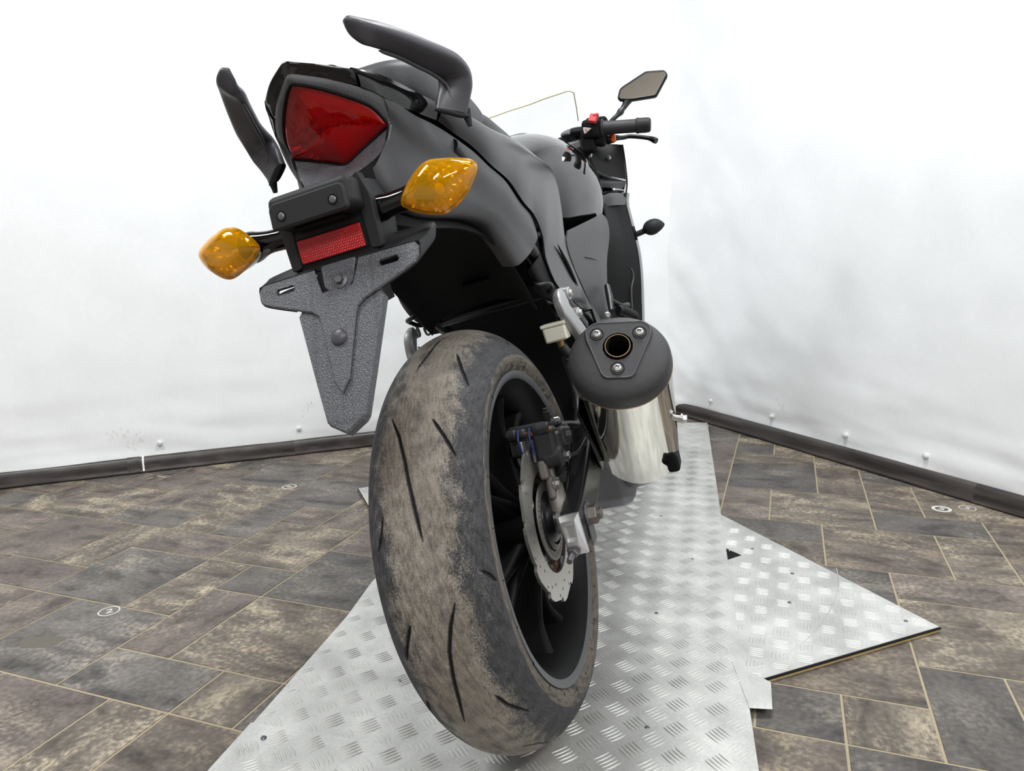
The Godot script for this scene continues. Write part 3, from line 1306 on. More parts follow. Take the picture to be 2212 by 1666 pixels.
func rear_tyre() -> void:
	var nt := 1440
	var ns := 150
	var pos := PackedVector3Array()
	var uv := PackedVector2Array()
	var idx := PackedInt32Array()
	var prof := []
	for j in ns + 1:
		var k := j / float(ns) * 2.0 - 1.0
		# dense on the crown, sparse on the sidewalls
		var s := k / 0.82 if absf(k) < 0.82 else signf(k) * (1.0 + (absf(k) - 0.82) / 0.18)
		prof.append([s, tyre_profile(s)])
	for i in nt + 1:
		var th := -PI * 0.5 + TAU * i / nt
		var tt := th if th < 4.6 else th - TAU
		var near := []
		for q in SIPES:
			var lo: float = minf(q[0], q[q.size() - 2]) - 0.02
			var hi: float = maxf(q[0], q[q.size() - 2]) + 0.02
			if tt > lo and tt < hi:
				near.append(q)
		for j in ns + 1:
			var s: float = prof[j][0]
			var p: Vector2 = prof[j][1]
			var d := 0.0
			if absf(s) < 1.02 and not near.is_empty():
				d = sipe_depth(tt, s, near) * 0.0032
			var r := p.y - d
			pos.append(Vector3(p.x, TYRE_R + r * sin(th), r * cos(th)))
			uv.append(Vector2(i / float(nt), (s + 2.0) / 4.0))
	var nor := PackedVector3Array()
	nor.resize(pos.size())
	var w := ns + 1
	for i in nt:
		for j in ns:
			var a := i * w + j
			var b := a + 1
			var c := a + w
			var d := c + 1
			idx.append_array([a, c, b, b, c, d])
			var n1 := (pos[b] - pos[a]).cross(pos[c] - pos[a])
			var n2 := (pos[d] - pos[b]).cross(pos[c] - pos[b])
			nor[a] += n1
			nor[b] += n1 + n2
			nor[c] += n1 + n2
			nor[d] += n2
	for j in w:
		var s := nor[j] + nor[nt * w + j]
		nor[j] = s
		nor[nt * w + j] = s
	for i in nor.size():
		nor[i] = nor[i].normalized()
	var arr := []
	arr.resize(Mesh.ARRAY_MAX)
	arr[Mesh.ARRAY_VERTEX] = pos
	arr[Mesh.ARRAY_NORMAL] = nor
	arr[Mesh.ARRAY_TEX_UV] = uv
	arr[Mesh.ARRAY_INDEX] = idx
	var t := mk(bike, "rear_tire", arr_mesh(arr), tyre_material(), "worn slick rear tyre with dusty brown tread and curved sipes")
	lettering(t)


# rubber with road dust on the tread and cleaner shoulders, u round the wheel, v across
func tyre_material() -> StandardMaterial3D:
	var w := 2048
	var h := 512
	var big := noise_bytes(31, 0.006, w, h, 4)
	var mid := noise_bytes(32, 0.03, w, h, 4)
	var fine := noise_bytes(33, 0.28, w, h, 2)
	var px := PackedByteArray()
	px.resize(w * h * 3)
	var rub := c8(62, 62, 64)
	var dust := c8(126, 120, 111)
	var brown := c8(112, 105, 96)
	var wall := c8(98, 92, 83)
	for y in h:
		var s := (y + 0.5) / h * 4.0 - 2.0
		var a := absf(s)
		for x in w:
			var i := y * w + x
			var b := big[i] / 255.0
			var m := mid[i] / 255.0
			var f := fine[i] / 255.0
			var st := mid[y * w + (x / 7) % w] / 255.0   # streaks along the rolling direction
			var edge := 0.68 + (b - 0.5) * 0.24 + (m - 0.5) * 0.28 + (f - 0.5) * 0.3
			if s < 0.0:
				edge -= 0.16
			var k := clampf((edge - a) * 4.5, 0.0, 1.0)
			var col := rub
			if a < 1.0:
				var d := dust.lerp(brown, clampf(b * 1.6 - 0.3, 0.0, 1.0))
				d = d.lerp(rub, clampf((0.44 - st) * 1.3 + (0.46 - m) * 0.8, 0.0, 0.45))
				col = rub.lerp(d, k)
			elif a > 1.12:
				col = rub.lerp(wall, clampf((m + b - 0.4) * 1.6, 0.0, 1.0))
			var g := 1.0 + (f - 0.5) * 0.4 + (m - 0.5) * 0.25
			px[i * 3] = int(clampf(col.r * g, 0.0, 1.0) * 255.0)
			px[i * 3 + 1] = int(clampf(col.g * g, 0.0, 1.0) * 255.0)
			px[i * 3 + 2] = int(clampf(col.b * g, 0.0, 1.0) * 255.0)
	# the sipes stay clean black rubber
	for q in SIPES:
		var lo: float = minf(q[0], q[q.size() - 2])
		var hi: float = maxf(q[0], q[q.size() - 2])
		var s0 := 9.0
		var s1 := -9.0
		for n in range(1, q.size(), 2):
			s0 = minf(s0, q[n])
			s1 = maxf(s1, q[n])
		for cx in range(int((lo + PI * 0.5) / TAU * w) - 4, int((hi + PI * 0.5) / TAU * w) + 5):
			for cy in range(int((s0 + 2.0) / 4.0 * h) - 4, int((s1 + 2.0) / 4.0 * h) + 5):
				var d := sipe_depth((cx + 0.5) / w * TAU - PI * 0.5, (cy + 0.5) / h * 4.0 - 2.0, [q])
				if d > 0.0:
					var j := (clampi(cy, 0, h - 1) * w + posmod(cx, w)) * 3
					for e in 3:
						px[j + e] = int(lerpf(px[j + e], 26.0, d))
	var mt := mat("tyre_rubber", Color.WHITE, 0.78)
	mt.albedo_texture = ImageTexture.create_from_image(Image.create_from_data(w, h, false, Image.FORMAT_RGB8, px))
	mt.normal_enabled = true
	mt.normal_texture = noise_normal(34, 0.12, 512, 4.0, 3)
	mt.normal_scale = 0.5
	mt.metallic_specular = 0.35
	return mt


# raised size lettering round the right sidewall
func lettering(t: Node3D) -> void:
	var font := SystemFont.new()
	font.font_names = PackedStringArray(["Droid Sans"])
	var st := SurfaceTool.new()
	st.begin(Mesh.PRIMITIVE_TRIANGLES)
	var r := 0.2500
	for run in [["160/60ZR17M/C (69W)", 1.47], ["MADE IN", 2.06], ["RADIAL", -0.75]]:
		var a: float = run[1]
		var s: String = run[0]
		for ch in s:
			if ch != " ":
				var tm := TextMesh.new()
				tm.font = font
				tm.text = ch
				tm.font_size = 16
				tm.pixel_size = 0.0006
				tm.depth = 0.0008
				var rad := Vector3(0, sin(a), cos(a))
				var tang := Vector3(0, -cos(a), sin(a)) * -1.0
				var nrm := Vector3.RIGHT
				# letter up = outward, letter right = along travel seen from the right
				var right := rad.cross(nrm)
				st.append_from(tm, 0, Transform3D(Basis(right, rad, nrm), Vector3(0.0786, TYRE_R, 0) + rad * r))
			a += 0.026
	mk(t, "sidewall_lettering", st.commit(), M.rubber)
	# mould ticks beside the bead
	for k in 24:
		var a := TAU * k / 24.0 + 0.07
		mk(t, "mould_tick", rbox(Vector3(0.0008, 0.0075, 0.0010), 0.0003, Transform3D(Basis(Vector3.RIGHT, Vector3(0, sin(a), cos(a)), Vector3(0, cos(a), -sin(a))), Vector3(0.0775, TYRE_R + 0.2425 * sin(a), 0.2425 * cos(a)))), M.rubber)


func wheel_frame() -> Transform3D:
	return Transform3D(Basis(), Vector3(0, TYRE_R, 0))


func rear_rim() -> void:
	var f := wheel_frame()
	# barrel: flange, bead seat, drop centre
	var prof := v2([-0.0705, 0.222, -0.0735, 0.2335, -0.066, 0.2345, -0.063, 0.226, -0.04, 0.219, -0.02, 0.205, 0.02, 0.205, 0.04, 0.219, 0.063, 0.226, 0.066, 0.2345, 0.0735, 0.2335, 0.0705, 0.222])
	var inner := v2([0.0705, 0.222, 0.060, 0.2125, 0.052, 0.2075, 0.030, 0.196, -0.030, 0.196, -0.052, 0.2075, -0.060, 0.2125, -0.0705, 0.222])
	var rim := mk(bike, "rear_rim", join([lathe(prof, f, 120), lathe(inner, f, 120)]), M.rim_paint, "black cast rear wheel")
	mk(rim, "rim_lip", join([lathe(v2([0.0655, 0.2348, 0.0738, 0.2338, 0.0742, 0.2275, 0.0708, 0.2218]), f, 120)]), M.rim_edge, "grey rim lip")
	# hub
	mk(rim, "hub", lathe(v2([-0.075, 0.02, -0.075, 0.05, -0.05, 0.062, 0.0, 0.046, 0.045, 0.052, 0.066, 0.052, 0.07, 0.046, 0.07, 0.02]), f, 48), M.rim_paint)
	# five split spokes
	for k in 5:
		var a := TAU * k / 5.0 - 0.42
		for e in [-1.0, 1.0]:
			var curves := []
			for q in [[0.045, 0.0, 0.030, 0.052], [0.10, 0.10 * e, 0.016, 0.036], [0.155, 0.155 * e, 0.013, 0.026], [0.199, 0.20 * e, 0.022, 0.034]]:
				var aa: float = a + q[1] + 0.02 * e
				var c := Vector3(0.004, TYRE_R + q[0] * sin(aa), q[0] * cos(aa))
				var tg := Vector3(0, cos(aa), -sin(aa))
				var loop := PackedVector3Array()
				for n in 13:
					var t := TAU * n / 12.0
					var cx := signf(cos(t)) * pow(absf(cos(t)), 0.55)
					var sx := signf(sin(t)) * pow(absf(sin(t)), 0.55)
					loop.append(c + tg * (cx * q[2] * 0.5) + Vector3.RIGHT * (sx * q[3]))
				curves.append(loop)
			var rows := []
			for i in curves.size() - 1:
				for n in 6:
					var row := PackedVector3Array()
					for j in 13:
						row.append(cat(curves[maxi(i - 1, 0)][j], curves[i][j], curves[i + 1][j], curves[mini(i + 2, 3)][j], n / 6.0))
					rows.append(row)
			rows.append(curves[3])
			mk(rim, "spoke", grid_mesh(rows, true), M.rim_paint)


func rear_brake() -> void:
	var f := wheel_frame()
	var x0 := 0.0735
	# wavy rotor with drilled holes
	var outer := PackedVector2Array()
	var n := 12
	for k in n:
		var a := TAU * k / n + 0.12
		for q in [[0.0, 0.1195], [0.18, 0.1200], [0.30, 0.1195], [0.345, 0.1125], [0.42, 0.1118], [0.47, 0.1150]]:
			var b: float = a + q[0] * TAU / n / 0.52 * 0.52
			outer.append(Vector2(cos(b), sin(b)) * q[1])
		var b2 := a + 0.485
		outer.append(Vector2(cos(b2), sin(b2)) * 0.1185)
	var ring_in := PackedVector2Array()
	for k in 72:
		var a := TAU * k / 72.0
		ring_in.append(Vector2(cos(a), sin(a)) * 0.0765)
	var holes := [ring_in]
	for k in 36:
		var a := TAU * k / 36.0 + 0.05
		var r: float = [0.094, 0.1015, 0.109][k % 3]
		var h := PackedVector2Array()
		for m in 8:
			h.append(Vector2(cos(a), sin(a)) * r + Vector2.from_angle(TAU * m / 8.0) * 0.0024)
		holes.append(h)
	# prism XY plane -> wheel plane: x -> rear, y -> up, extruded along the axle
	var pf := Transform3D(Basis(Vector3(0, 0, 1), Vector3(0, 1, 0), Vector3(-1, 0, 0)), Vector3(x0, TYRE_R, 0))
	var disc := mk(bike, "brake_disc", prism_csg(outer, holes, pf, 0.0045), M.disc_steel, "silver wavy rear brake disc")
	mk(disc, "friction_band", lathe(v2([x0 + 0.0001, 0.0768, x0 + 0.0009, 0.0772, x0 + 0.0009, 0.0868, x0 + 0.0001, 0.0872]), f, 72), M.disc_inner)
	mk(disc, "disc_carrier", join([lathe(v2([x0 - 0.006, 0.079, x0 - 0.003, 0.080, x0 - 0.003, 0.064, x0 - 0.008, 0.060, x0 - 0.008, 0.05]), f, 60)]), M.rusty_steel, "rusted disc carrier")
	for k in 5:
		var a := TAU * k / 5.0 - 0.55
		var c := Vector3(x0, TYRE_R + 0.0735 * sin(a), 0.0735 * cos(a))
		mk(disc, "disc_button", lathe(v2([-0.006, 0.0085, 0.002, 0.0085, 0.003, 0.0075, 0.003, 0.0045, 0.0018, 0.004, 0.0018, 0.0]), along(c, Vector3.RIGHT), 20), M.dull_steel)
	# toothed sensor ring
	var ab := PackedVector2Array()
	var ai := PackedVector2Array()
	for k in 64:
		var a := TAU * k / 64.0
		ab.append(Vector2(cos(a), sin(a)) * 0.0585)
		ai.append(Vector2(cos(a), sin(a)) * 0.0455)
	var slots := [ai]
	for k in 40:
		var a := TAU * k / 40.0
		var u := Vector2(cos(a), sin(a))
		var v := Vector2(-u.y, u.x) * 0.0014
		slots.append(PackedVector2Array([u * 0.0475 - v, u * 0.0545 - v, u * 0.0545 + v, u * 0.0475 + v]))
	mk(disc, "sensor_ring", prism_csg(ab, slots, pf.translated_local(Vector3(0, 0, -0.003)), 0.0025), M.grey_aluminium)
	mk(disc, "hub_seal", lathe(v2([0.05, 0.047, 0.082, 0.044, 0.084, 0.036, 0.080, 0.034, 0.086, 0.030, 0.090, 0.022, 0.098, 0.020, 0.1, 0.017]), f, 36), M.black_metal)
	mk(disc, "axle_spacer", lathe(v2([0.084, 0.0185, 0.094, 0.0185, 0.095, 0.016]), f, 24), M.zinc)
	caliper()


func prism_csg(outer: PackedVector2Array, holes: Array, xf: Transform3D, thick: float) -> ArrayMesh:
	var root := CSGPolygon3D.new()
	root.polygon = outer
	root.depth = thick
	for h in holes:
		var c := CSGPolygon3D.new()
		c.polygon = h
		c.depth = thick + 0.02
		c.position = Vector3(0, 0, 0.01)
		c.operation = CSGShape3D.OPERATION_SUBTRACTION
		root.add_child(c)
	add_child(root)
	var shape = root
	shape._update_shape()
	var m := root.bake_static_mesh()
	remove_child(root)
	root.free()
	var st := SurfaceTool.new()
	st.begin(Mesh.PRIMITIVE_TRIANGLES)
	for s in m.get_surface_count():
		st.append_from(m, s, xf)
	return st.commit()


func blk(c: Vector3, size: Vector3, r: float, rot := Vector3.ZERO) -> ArrayMesh:
	return rbox(size, r, Transform3D(Basis.from_euler(rot), c))


func cyl(a: Vector3, b: Vector3, r: float, n := 20, ch := 0.0008) -> ArrayMesh:
	var l := a.distance_to(b)
	return lathe(PackedVector2Array([Vector2(0, 0), Vector2(0, r - ch), Vector2(ch, r), Vector2(l - ch, r), Vector2(l, r - ch), Vector2(l, 0)]), along(a, b - a), n)


func caliper() -> void:
	# caliper sits over the top front of the disc; local frame: t along the disc rim (forward and down), q outward from the axle
	var phi := 1.78    # angle round the axle, 0 = rear, pi/2 = up
	var q := Vector3(0, sin(phi), cos(phi))
	var t := Vector3(0, cos(phi), -sin(phi))   # along the rim, towards the front
	var fr := Basis(Vector3.RIGHT, q, Vector3.RIGHT.cross(q))
	var c0 := Vector3(0, TYRE_R, 0) + q * 0.112
	var P := func(x: float, rr: float, tt: float) -> Vector3: return c0 + Vector3.RIGHT * x + q * rr + t * tt
	var B := func(x: float, rr: float, tt: float, sz: Vector3, e: float) -> ArrayMesh: return rbox(sz, e, Transform3D(fr, P.call(x, rr, tt)))
	var body := [
		B.call(0.100, 0.004, 0.002, Vector3(0.034, 0.050, 0.058), 0.007),
		B.call(0.112, 0.000, 0.004, Vector3(0.022, 0.040, 0.040), 0.008),
		B.call(0.074, 0.030, 0.006, Vector3(0.060, 0.014, 0.046), 0.005),
		B.call(0.052, 0.012, 0.008, Vector3(0.018, 0.046, 0.050), 0.006),
		B.call(0.060, 0.024, -0.018, Vector3(0.030, 0.016, 0.018), 0.006),
		B.call(0.096, 0.026, -0.022, Vector3(0.024, 0.018, 0.018), 0.007),
		B.call(0.119, 0.010, 0.018, Vector3(0.020, 0.030, 0.044), 0.006),
		B.call(0.110, 0.020, 0.034, Vector3(0.030, 0.026, 0.026), 0.008),
		B.call(0.104, 0.031, 0.012, Vector3(0.034, 0.010, 0.030), 0.004),
		cyl(P.call(0.092, -0.018, -0.012), P.call(0.122, -0.018, -0.012), 0.0155, 24, 0.003),
		cyl(P.call(0.092, 0.026, -0.024), P.call(0.112, 0.026, -0.024), 0.0095, 20, 0.002),
		cyl(P.call(0.046, 0.024, -0.024), P.call(0.060, 0.024, -0.024), 0.009, 20, 0.002),
		cyl(P.call(0.094, -0.016, 0.022), P.call(0.122, -0.016, 0.022), 0.014, 24, 0.003)]
	var cal := mk(bike, "brake_caliper", join(body), M.caliper_paint, "dark grey rear brake caliper")
	mk(cal, "slide_pin", cyl(P.call(0.048, 0.022, -0.024), P.call(0.116, 0.022, -0.024), 0.0042, 16), M.rusty_steel, "rusty pad pin")
	for xx in [0.064, 0.082]:
		mk(cal, "pad_spring", tube(cr(PackedVector3Array([P.call(xx, 0.030, -0.026), P.call(xx, 0.018, -0.033), P.call(xx + 0.002, 0.0, -0.034), P.call(xx + 0.004, -0.010, -0.033)]), 10), 0.0018, 8), M.blue_spring, "blue pad spring")
	mk(cal, "brake_pad", B.call(0.066, -0.004, -0.004, Vector3(0.004, 0.034, 0.056), 0.001), M.disc_inner)
	mk(cal, "brake_pad", B.call(0.083, -0.004, -0.004, Vector3(0.004, 0.034, 0.056), 0.001), M.dull_steel)
	mk(cal, "piston", cyl(P.call(0.084, -0.004, -0.006), P.call(0.096, -0.004, -0.006), 0.0165, 28), M.pad_brass, "brass coloured piston")
	mk(cal, "bleed_screw", join([cyl(P.call(0.104, 0.030, 0.004), P.call(0.106, 0.052, -0.004), 0.0056, 14), cyl(P.call(0.106, 0.050, -0.004), P.call(0.1063, 0.056, -0.005), 0.0042, 14)]), M.rubber, "black bleed nipple cap")
	mk(cal, "banjo_bolt", join([hexbolt(P.call(0.112, 0.032, 0.022), q, 0.0075, 0.008, 0.0), cyl(P.call(0.112, 0.018, 0.022), P.call(0.112, 0.032, 0.022), 0.0085, 20)]), M.zinc)
	mk(cal, "bolt", hexbolt(P.call(0.118, -0.020, 0.012), Vector3.RIGHT, 0.0062, 0.006, 0.009), M.zinc)
	# lettering cast on the outer face
	var font := SystemFont.new()
	font.font_names = PackedStringArray(["Droid Sans"])
	font.font_weight = 700
	var tm := TextMesh.new()
	tm.font = font
	tm.text = "NISSIN"
	tm.font_size = 16
	tm.pixel_size = 0.00062
	tm.depth = 0.0012
	mk(cal, "lettering", join([[tm, Transform3D(Basis(-t * -1.0, q, Vector3.RIGHT) if false else Basis(q.cross(Vector3.RIGHT), q, Vector3.RIGHT), P.call(0.1288, 0.012, 0.018))]]), M.grey_aluminium, "pale cast lettering")
	# aluminium carrier bracket down to the axle
	var br := [
		B.call(0.090, -0.034, -0.012, Vector3(0.014, 0.030, 0.030), 0.005),
		B.call(0.094, -0.062, -0.006, Vector3(0.012, 0.036, 0.026), 0.005),
		B.call(0.096, -0.046, 0.008, Vector3(0.012, 0.030, 0.040), 0.005),
		tube(cr(PackedVector3Array([P.call(0.096, -0.05, 0.004), P.call(0.097, -0.085, 0.0), Vector3(0.098, TYRE_R + 0.006, -0.002)]), 10), [0.012, 0.012, 0.012, 0.0125, 0.013, 0.014, 0.015, 0.016, 0.017, 0.018, 0.019], 14),
		cyl(Vector3(0.092, TYRE_R, 0), Vector3(0.104, TYRE_R, 0), 0.021, 28)]
	mk(cal, "caliper_bracket", join(br), M.grey_aluminium, "bare aluminium caliper bracket")
	mk(cal, "bolt", hexbolt(P.call(0.100, -0.058, -0.012), Vector3.RIGHT, 0.0062, 0.006, 0.009), M.zinc)
	mk(cal, "rubber_boot", tube(cr(PackedVector3Array([P.call(0.104, -0.026, 0.012), P.call(0.108, -0.042, 0.006), P.call(0.106, -0.058, 0.004)]), 12), [0.009, 0.011, 0.0085, 0.011, 0.0085, 0.011, 0.008, 0.0105, 0.008, 0.0095, 0.0075, 0.008, 0.007], 14), M.rubber)
	# brake hose and sensor wire
	mk(cal, "brake_hose", tube(cr(PackedVector3Array([P.call(0.112, 0.026, 0.026), P.call(0.122, 0.026, 0.050), Vector3(0.128, 0.428, -0.13), Vector3(0.124, 0.47, -0.18), Vector3(0.118, 0.53, -0.2)]), 28), 0.0062, 10), M.hose)
	mk(cal, "sensor_wire", tube(cr(PackedVector3Array([P.call(0.104, -0.048, 0.0), P.call(0.118, -0.030, -0.016), P.call(0.124, -0.022, 0.014), P.call(0.132, -0.018, 0.045), Vector3(0.135, 0.40, -0.12)]), 28), 0.0026, 8), M.hose)
	mk(cal, "wire_clip", join([blk(Vector3(0.120, 0.352, -0.062), Vector3(0.016, 0.012, 0.02), 0.002, Vector3(0.5, 0.2, 0.3)), blk(Vector3(0.128, 0.358, -0.078), Vector3(0.006, 0.004, 0.018), 0.0015, Vector3(0.2, 0.2, 0.3)), blk(Vector3(0.128, 0.346, -0.078), Vector3(0.006, 0.004, 0.018), 0.0015, Vector3(0.7, 0.2, 0.3))]), M.clip_plastic, "pale blue wire clip")


# box-section arm: sections of (z, y centre, half height, x inner, x outer)
func box_arm(secs: Array, sg: float, e: float) -> ArrayMesh:
	var curves := []
	for q in secs:
		var loop := PackedVector3Array()
		var cx: float = (q[3] + q[4]) * 0.5
		var hx: float = (q[4] - q[3]) * 0.5
		var pts := rounded(PackedVector2Array([Vector2(-hx, -q[2]), Vector2(hx, -q[2]), Vector2(hx, q[2]), Vector2(-hx, q[2])]), e, 4)
		for p in pts:
			loop.append(Vector3((cx + p.x) * sg, q[1] + p.y, q[0]))
		loop.append(loop[0])
		curves.append(loop)
	var rows := []
	var m := curves.size()
	for i in m - 1:
		for n in 5:
			var row := PackedVector3Array()
			for j in curves[0].size():
				row.append(cat(curves[maxi(i - 1, 0)][j], curves[i][j], curves[i + 1][j], curves[mini(i + 2, m - 1)][j], n / 5.0))
			rows.append(row)
	rows.append(curves[m - 1])
	if sg > 0.0:
		rows.reverse()
	var c := Vector3.ZERO
	for v in curves[0]:
		c += v / curves[0].size()
	return join([grid_mesh(rows, true), fan(c, curves[0], sg < 0.0)])


func swingarm() -> void:
	var secs := [[0.046, 0.3045, 0.0300, 0.107, 0.1365], [0.0, 0.312, 0.031, 0.107, 0.1375], [-0.08, 0.338, 0.033, 0.106, 0.139], [-0.17, 0.372, 0.038, 0.103, 0.141], [-0.28, 0.398, 0.045, 0.098, 0.138], [-0.42, 0.405, 0.05, 0.09, 0.13]]
	var arm := mk(bike, "swingarm", join([box_arm(secs, 1.0, 0.006), box_arm(secs, -1.0, 0.006), blk(Vector3(0, 0.405, -0.40), Vector3(0.24, 0.08, 0.05), 0.012)]), M.arm_paint, "black box-section swingarm")
	# adjuster end block, a faceted silver cap
	var o := [Vector3(0.1075, 0.3325, 0), Vector3(0.1365, 0.3345, 0), Vector3(0.1385, 0.2745, 0), Vector3(0.1100, 0.2725, 0)]
	var mid := [Vector3(0.111, 0.328, 0), Vector3(0.1325, 0.3295, 0), Vector3(0.1305, 0.2935, 0), Vector3(0.1135, 0.2920, 0)]
	var rows_o := PackedVector3Array()
	var st := SurfaceTool.new()
	st.begin(Mesh.PRIMITIVE_TRIANGLES)
	st.set_smooth_group(-1)
	var zs := [0.046, 0.0515, 0.0640]
	var rings := []
	for k in 3:
		var r := []
		for i in 4:
			var p: Vector3 = (o[i] if k < 2 else mid[i])
			r.append(Vector3(p.x, p.y, zs[k]))
		rings.append(r)
	for k in 2:
		for i in 4:
			var j := (i + 1) % 4
			for v in [rings[k][i], rings[k + 1][i], rings[k][j], rings[k][j], rings[k + 1][i], rings[k + 1][j]]:
				st.add_vertex(v)
	# framed recess in the face
	var inn := []
	var deep := []
	var mc := Vector3(0.1222, 0.3108, 0.0640)
	for i in 4:
		inn.append(mc + (rings[2][i] - mc) * 0.72)
		deep.append(mc + (rings[2][i] - mc) * 0.5 + Vector3(0, 0, -0.006))
	for i in 4:
		var j := (i + 1) % 4
		for v in [rings[2][i], inn[i], rings[2][j], rings[2][j], inn[i], inn[j]]:
			st.add_vertex(v)
		for v in [inn[i], deep[i], inn[j], inn[j], deep[i], deep[j]]:
			st.add_vertex(v)
	for v in [deep[0], deep[2], deep[1], deep[0], deep[3], deep[2]]:
		st.add_vertex(v)
	st.generate_normals()
	mk(arm, "adjuster_block", st.commit(), M.bright_aluminium, "bright silver chain adjuster end cap")
	mk(arm, "adjuster_nut", hexbolt(Vector3(0.1195, 0.2835, 0.058), Vector3(-0.05, -0.15, 1), 0.0078, 0.009, 0.010), M.dull_steel)
	mk(arm, "adjuster_bolt", tube(cr(PackedVector3Array([Vector3(0.1195, 0.2835, 0.05), Vector3(0.1175, 0.279, 0.088)]), 12), [0.0048, 0.0044, 0.0048, 0.0044, 0.0048, 0.0044, 0.0048, 0.0044, 0.0048, 0.0044, 0.0048, 0.0044, 0.004], 14), M.dull_steel, "grey threaded adjuster bolt")
	mk(arm, "axle_washer", join([cyl(Vector3(0.1370, TYRE_R, 0), Vector3(0.1405, TYRE_R, 0), 0.0200, 32), blk(Vector3(0.1388, TYRE_R - 0.026, 0.004), Vector3(0.003, 0.03, 0.03), 0.0012)]), M.dull_steel)
	mk(arm, "axle_nut", join([hexbolt(Vector3(0.1405, TYRE_R, 0), Vector3.RIGHT, 0.0150, 0.0125, 0.0), cyl(Vector3(0.150, TYRE_R, 0), Vector3(0.159, TYRE_R, 0), 0.0085, 20)]), M.stained_steel, "large rust-stained axle nut")
	mk(arm, "drain_slot", lathe(v2([0.0, 0.004, 0.0006, 0.011, 0.0016, 0.012, 0.002, 0.0105, 0.0004, 0.009]), along(Vector3(0.1398, 0.362, -0.125), Vector3.RIGHT), 20), M.black_metal)
	# left side: chain guard and sprocket
	mk(arm, "chain_guard", shell(loft([v3([-0.06, 0.43, 0.02, -0.06, 0.455, -0.15, -0.06, 0.47, -0.35]), v3([-0.10, 0.432, 0.02, -0.10, 0.457, -0.15, -0.10, 0.472, -0.35]), v3([-0.105, 0.39, 0.06, -0.105, 0.42, -0.15, -0.105, 0.44, -0.35])], 12, 5), 0.002), M.dark_plastic)
	mk(arm, "sprocket", lathe(v2([-0.088, 0.04, -0.088, 0.098, -0.082, 0.098, -0.082, 0.04]), wheel_frame(), 44), M.dull_steel)


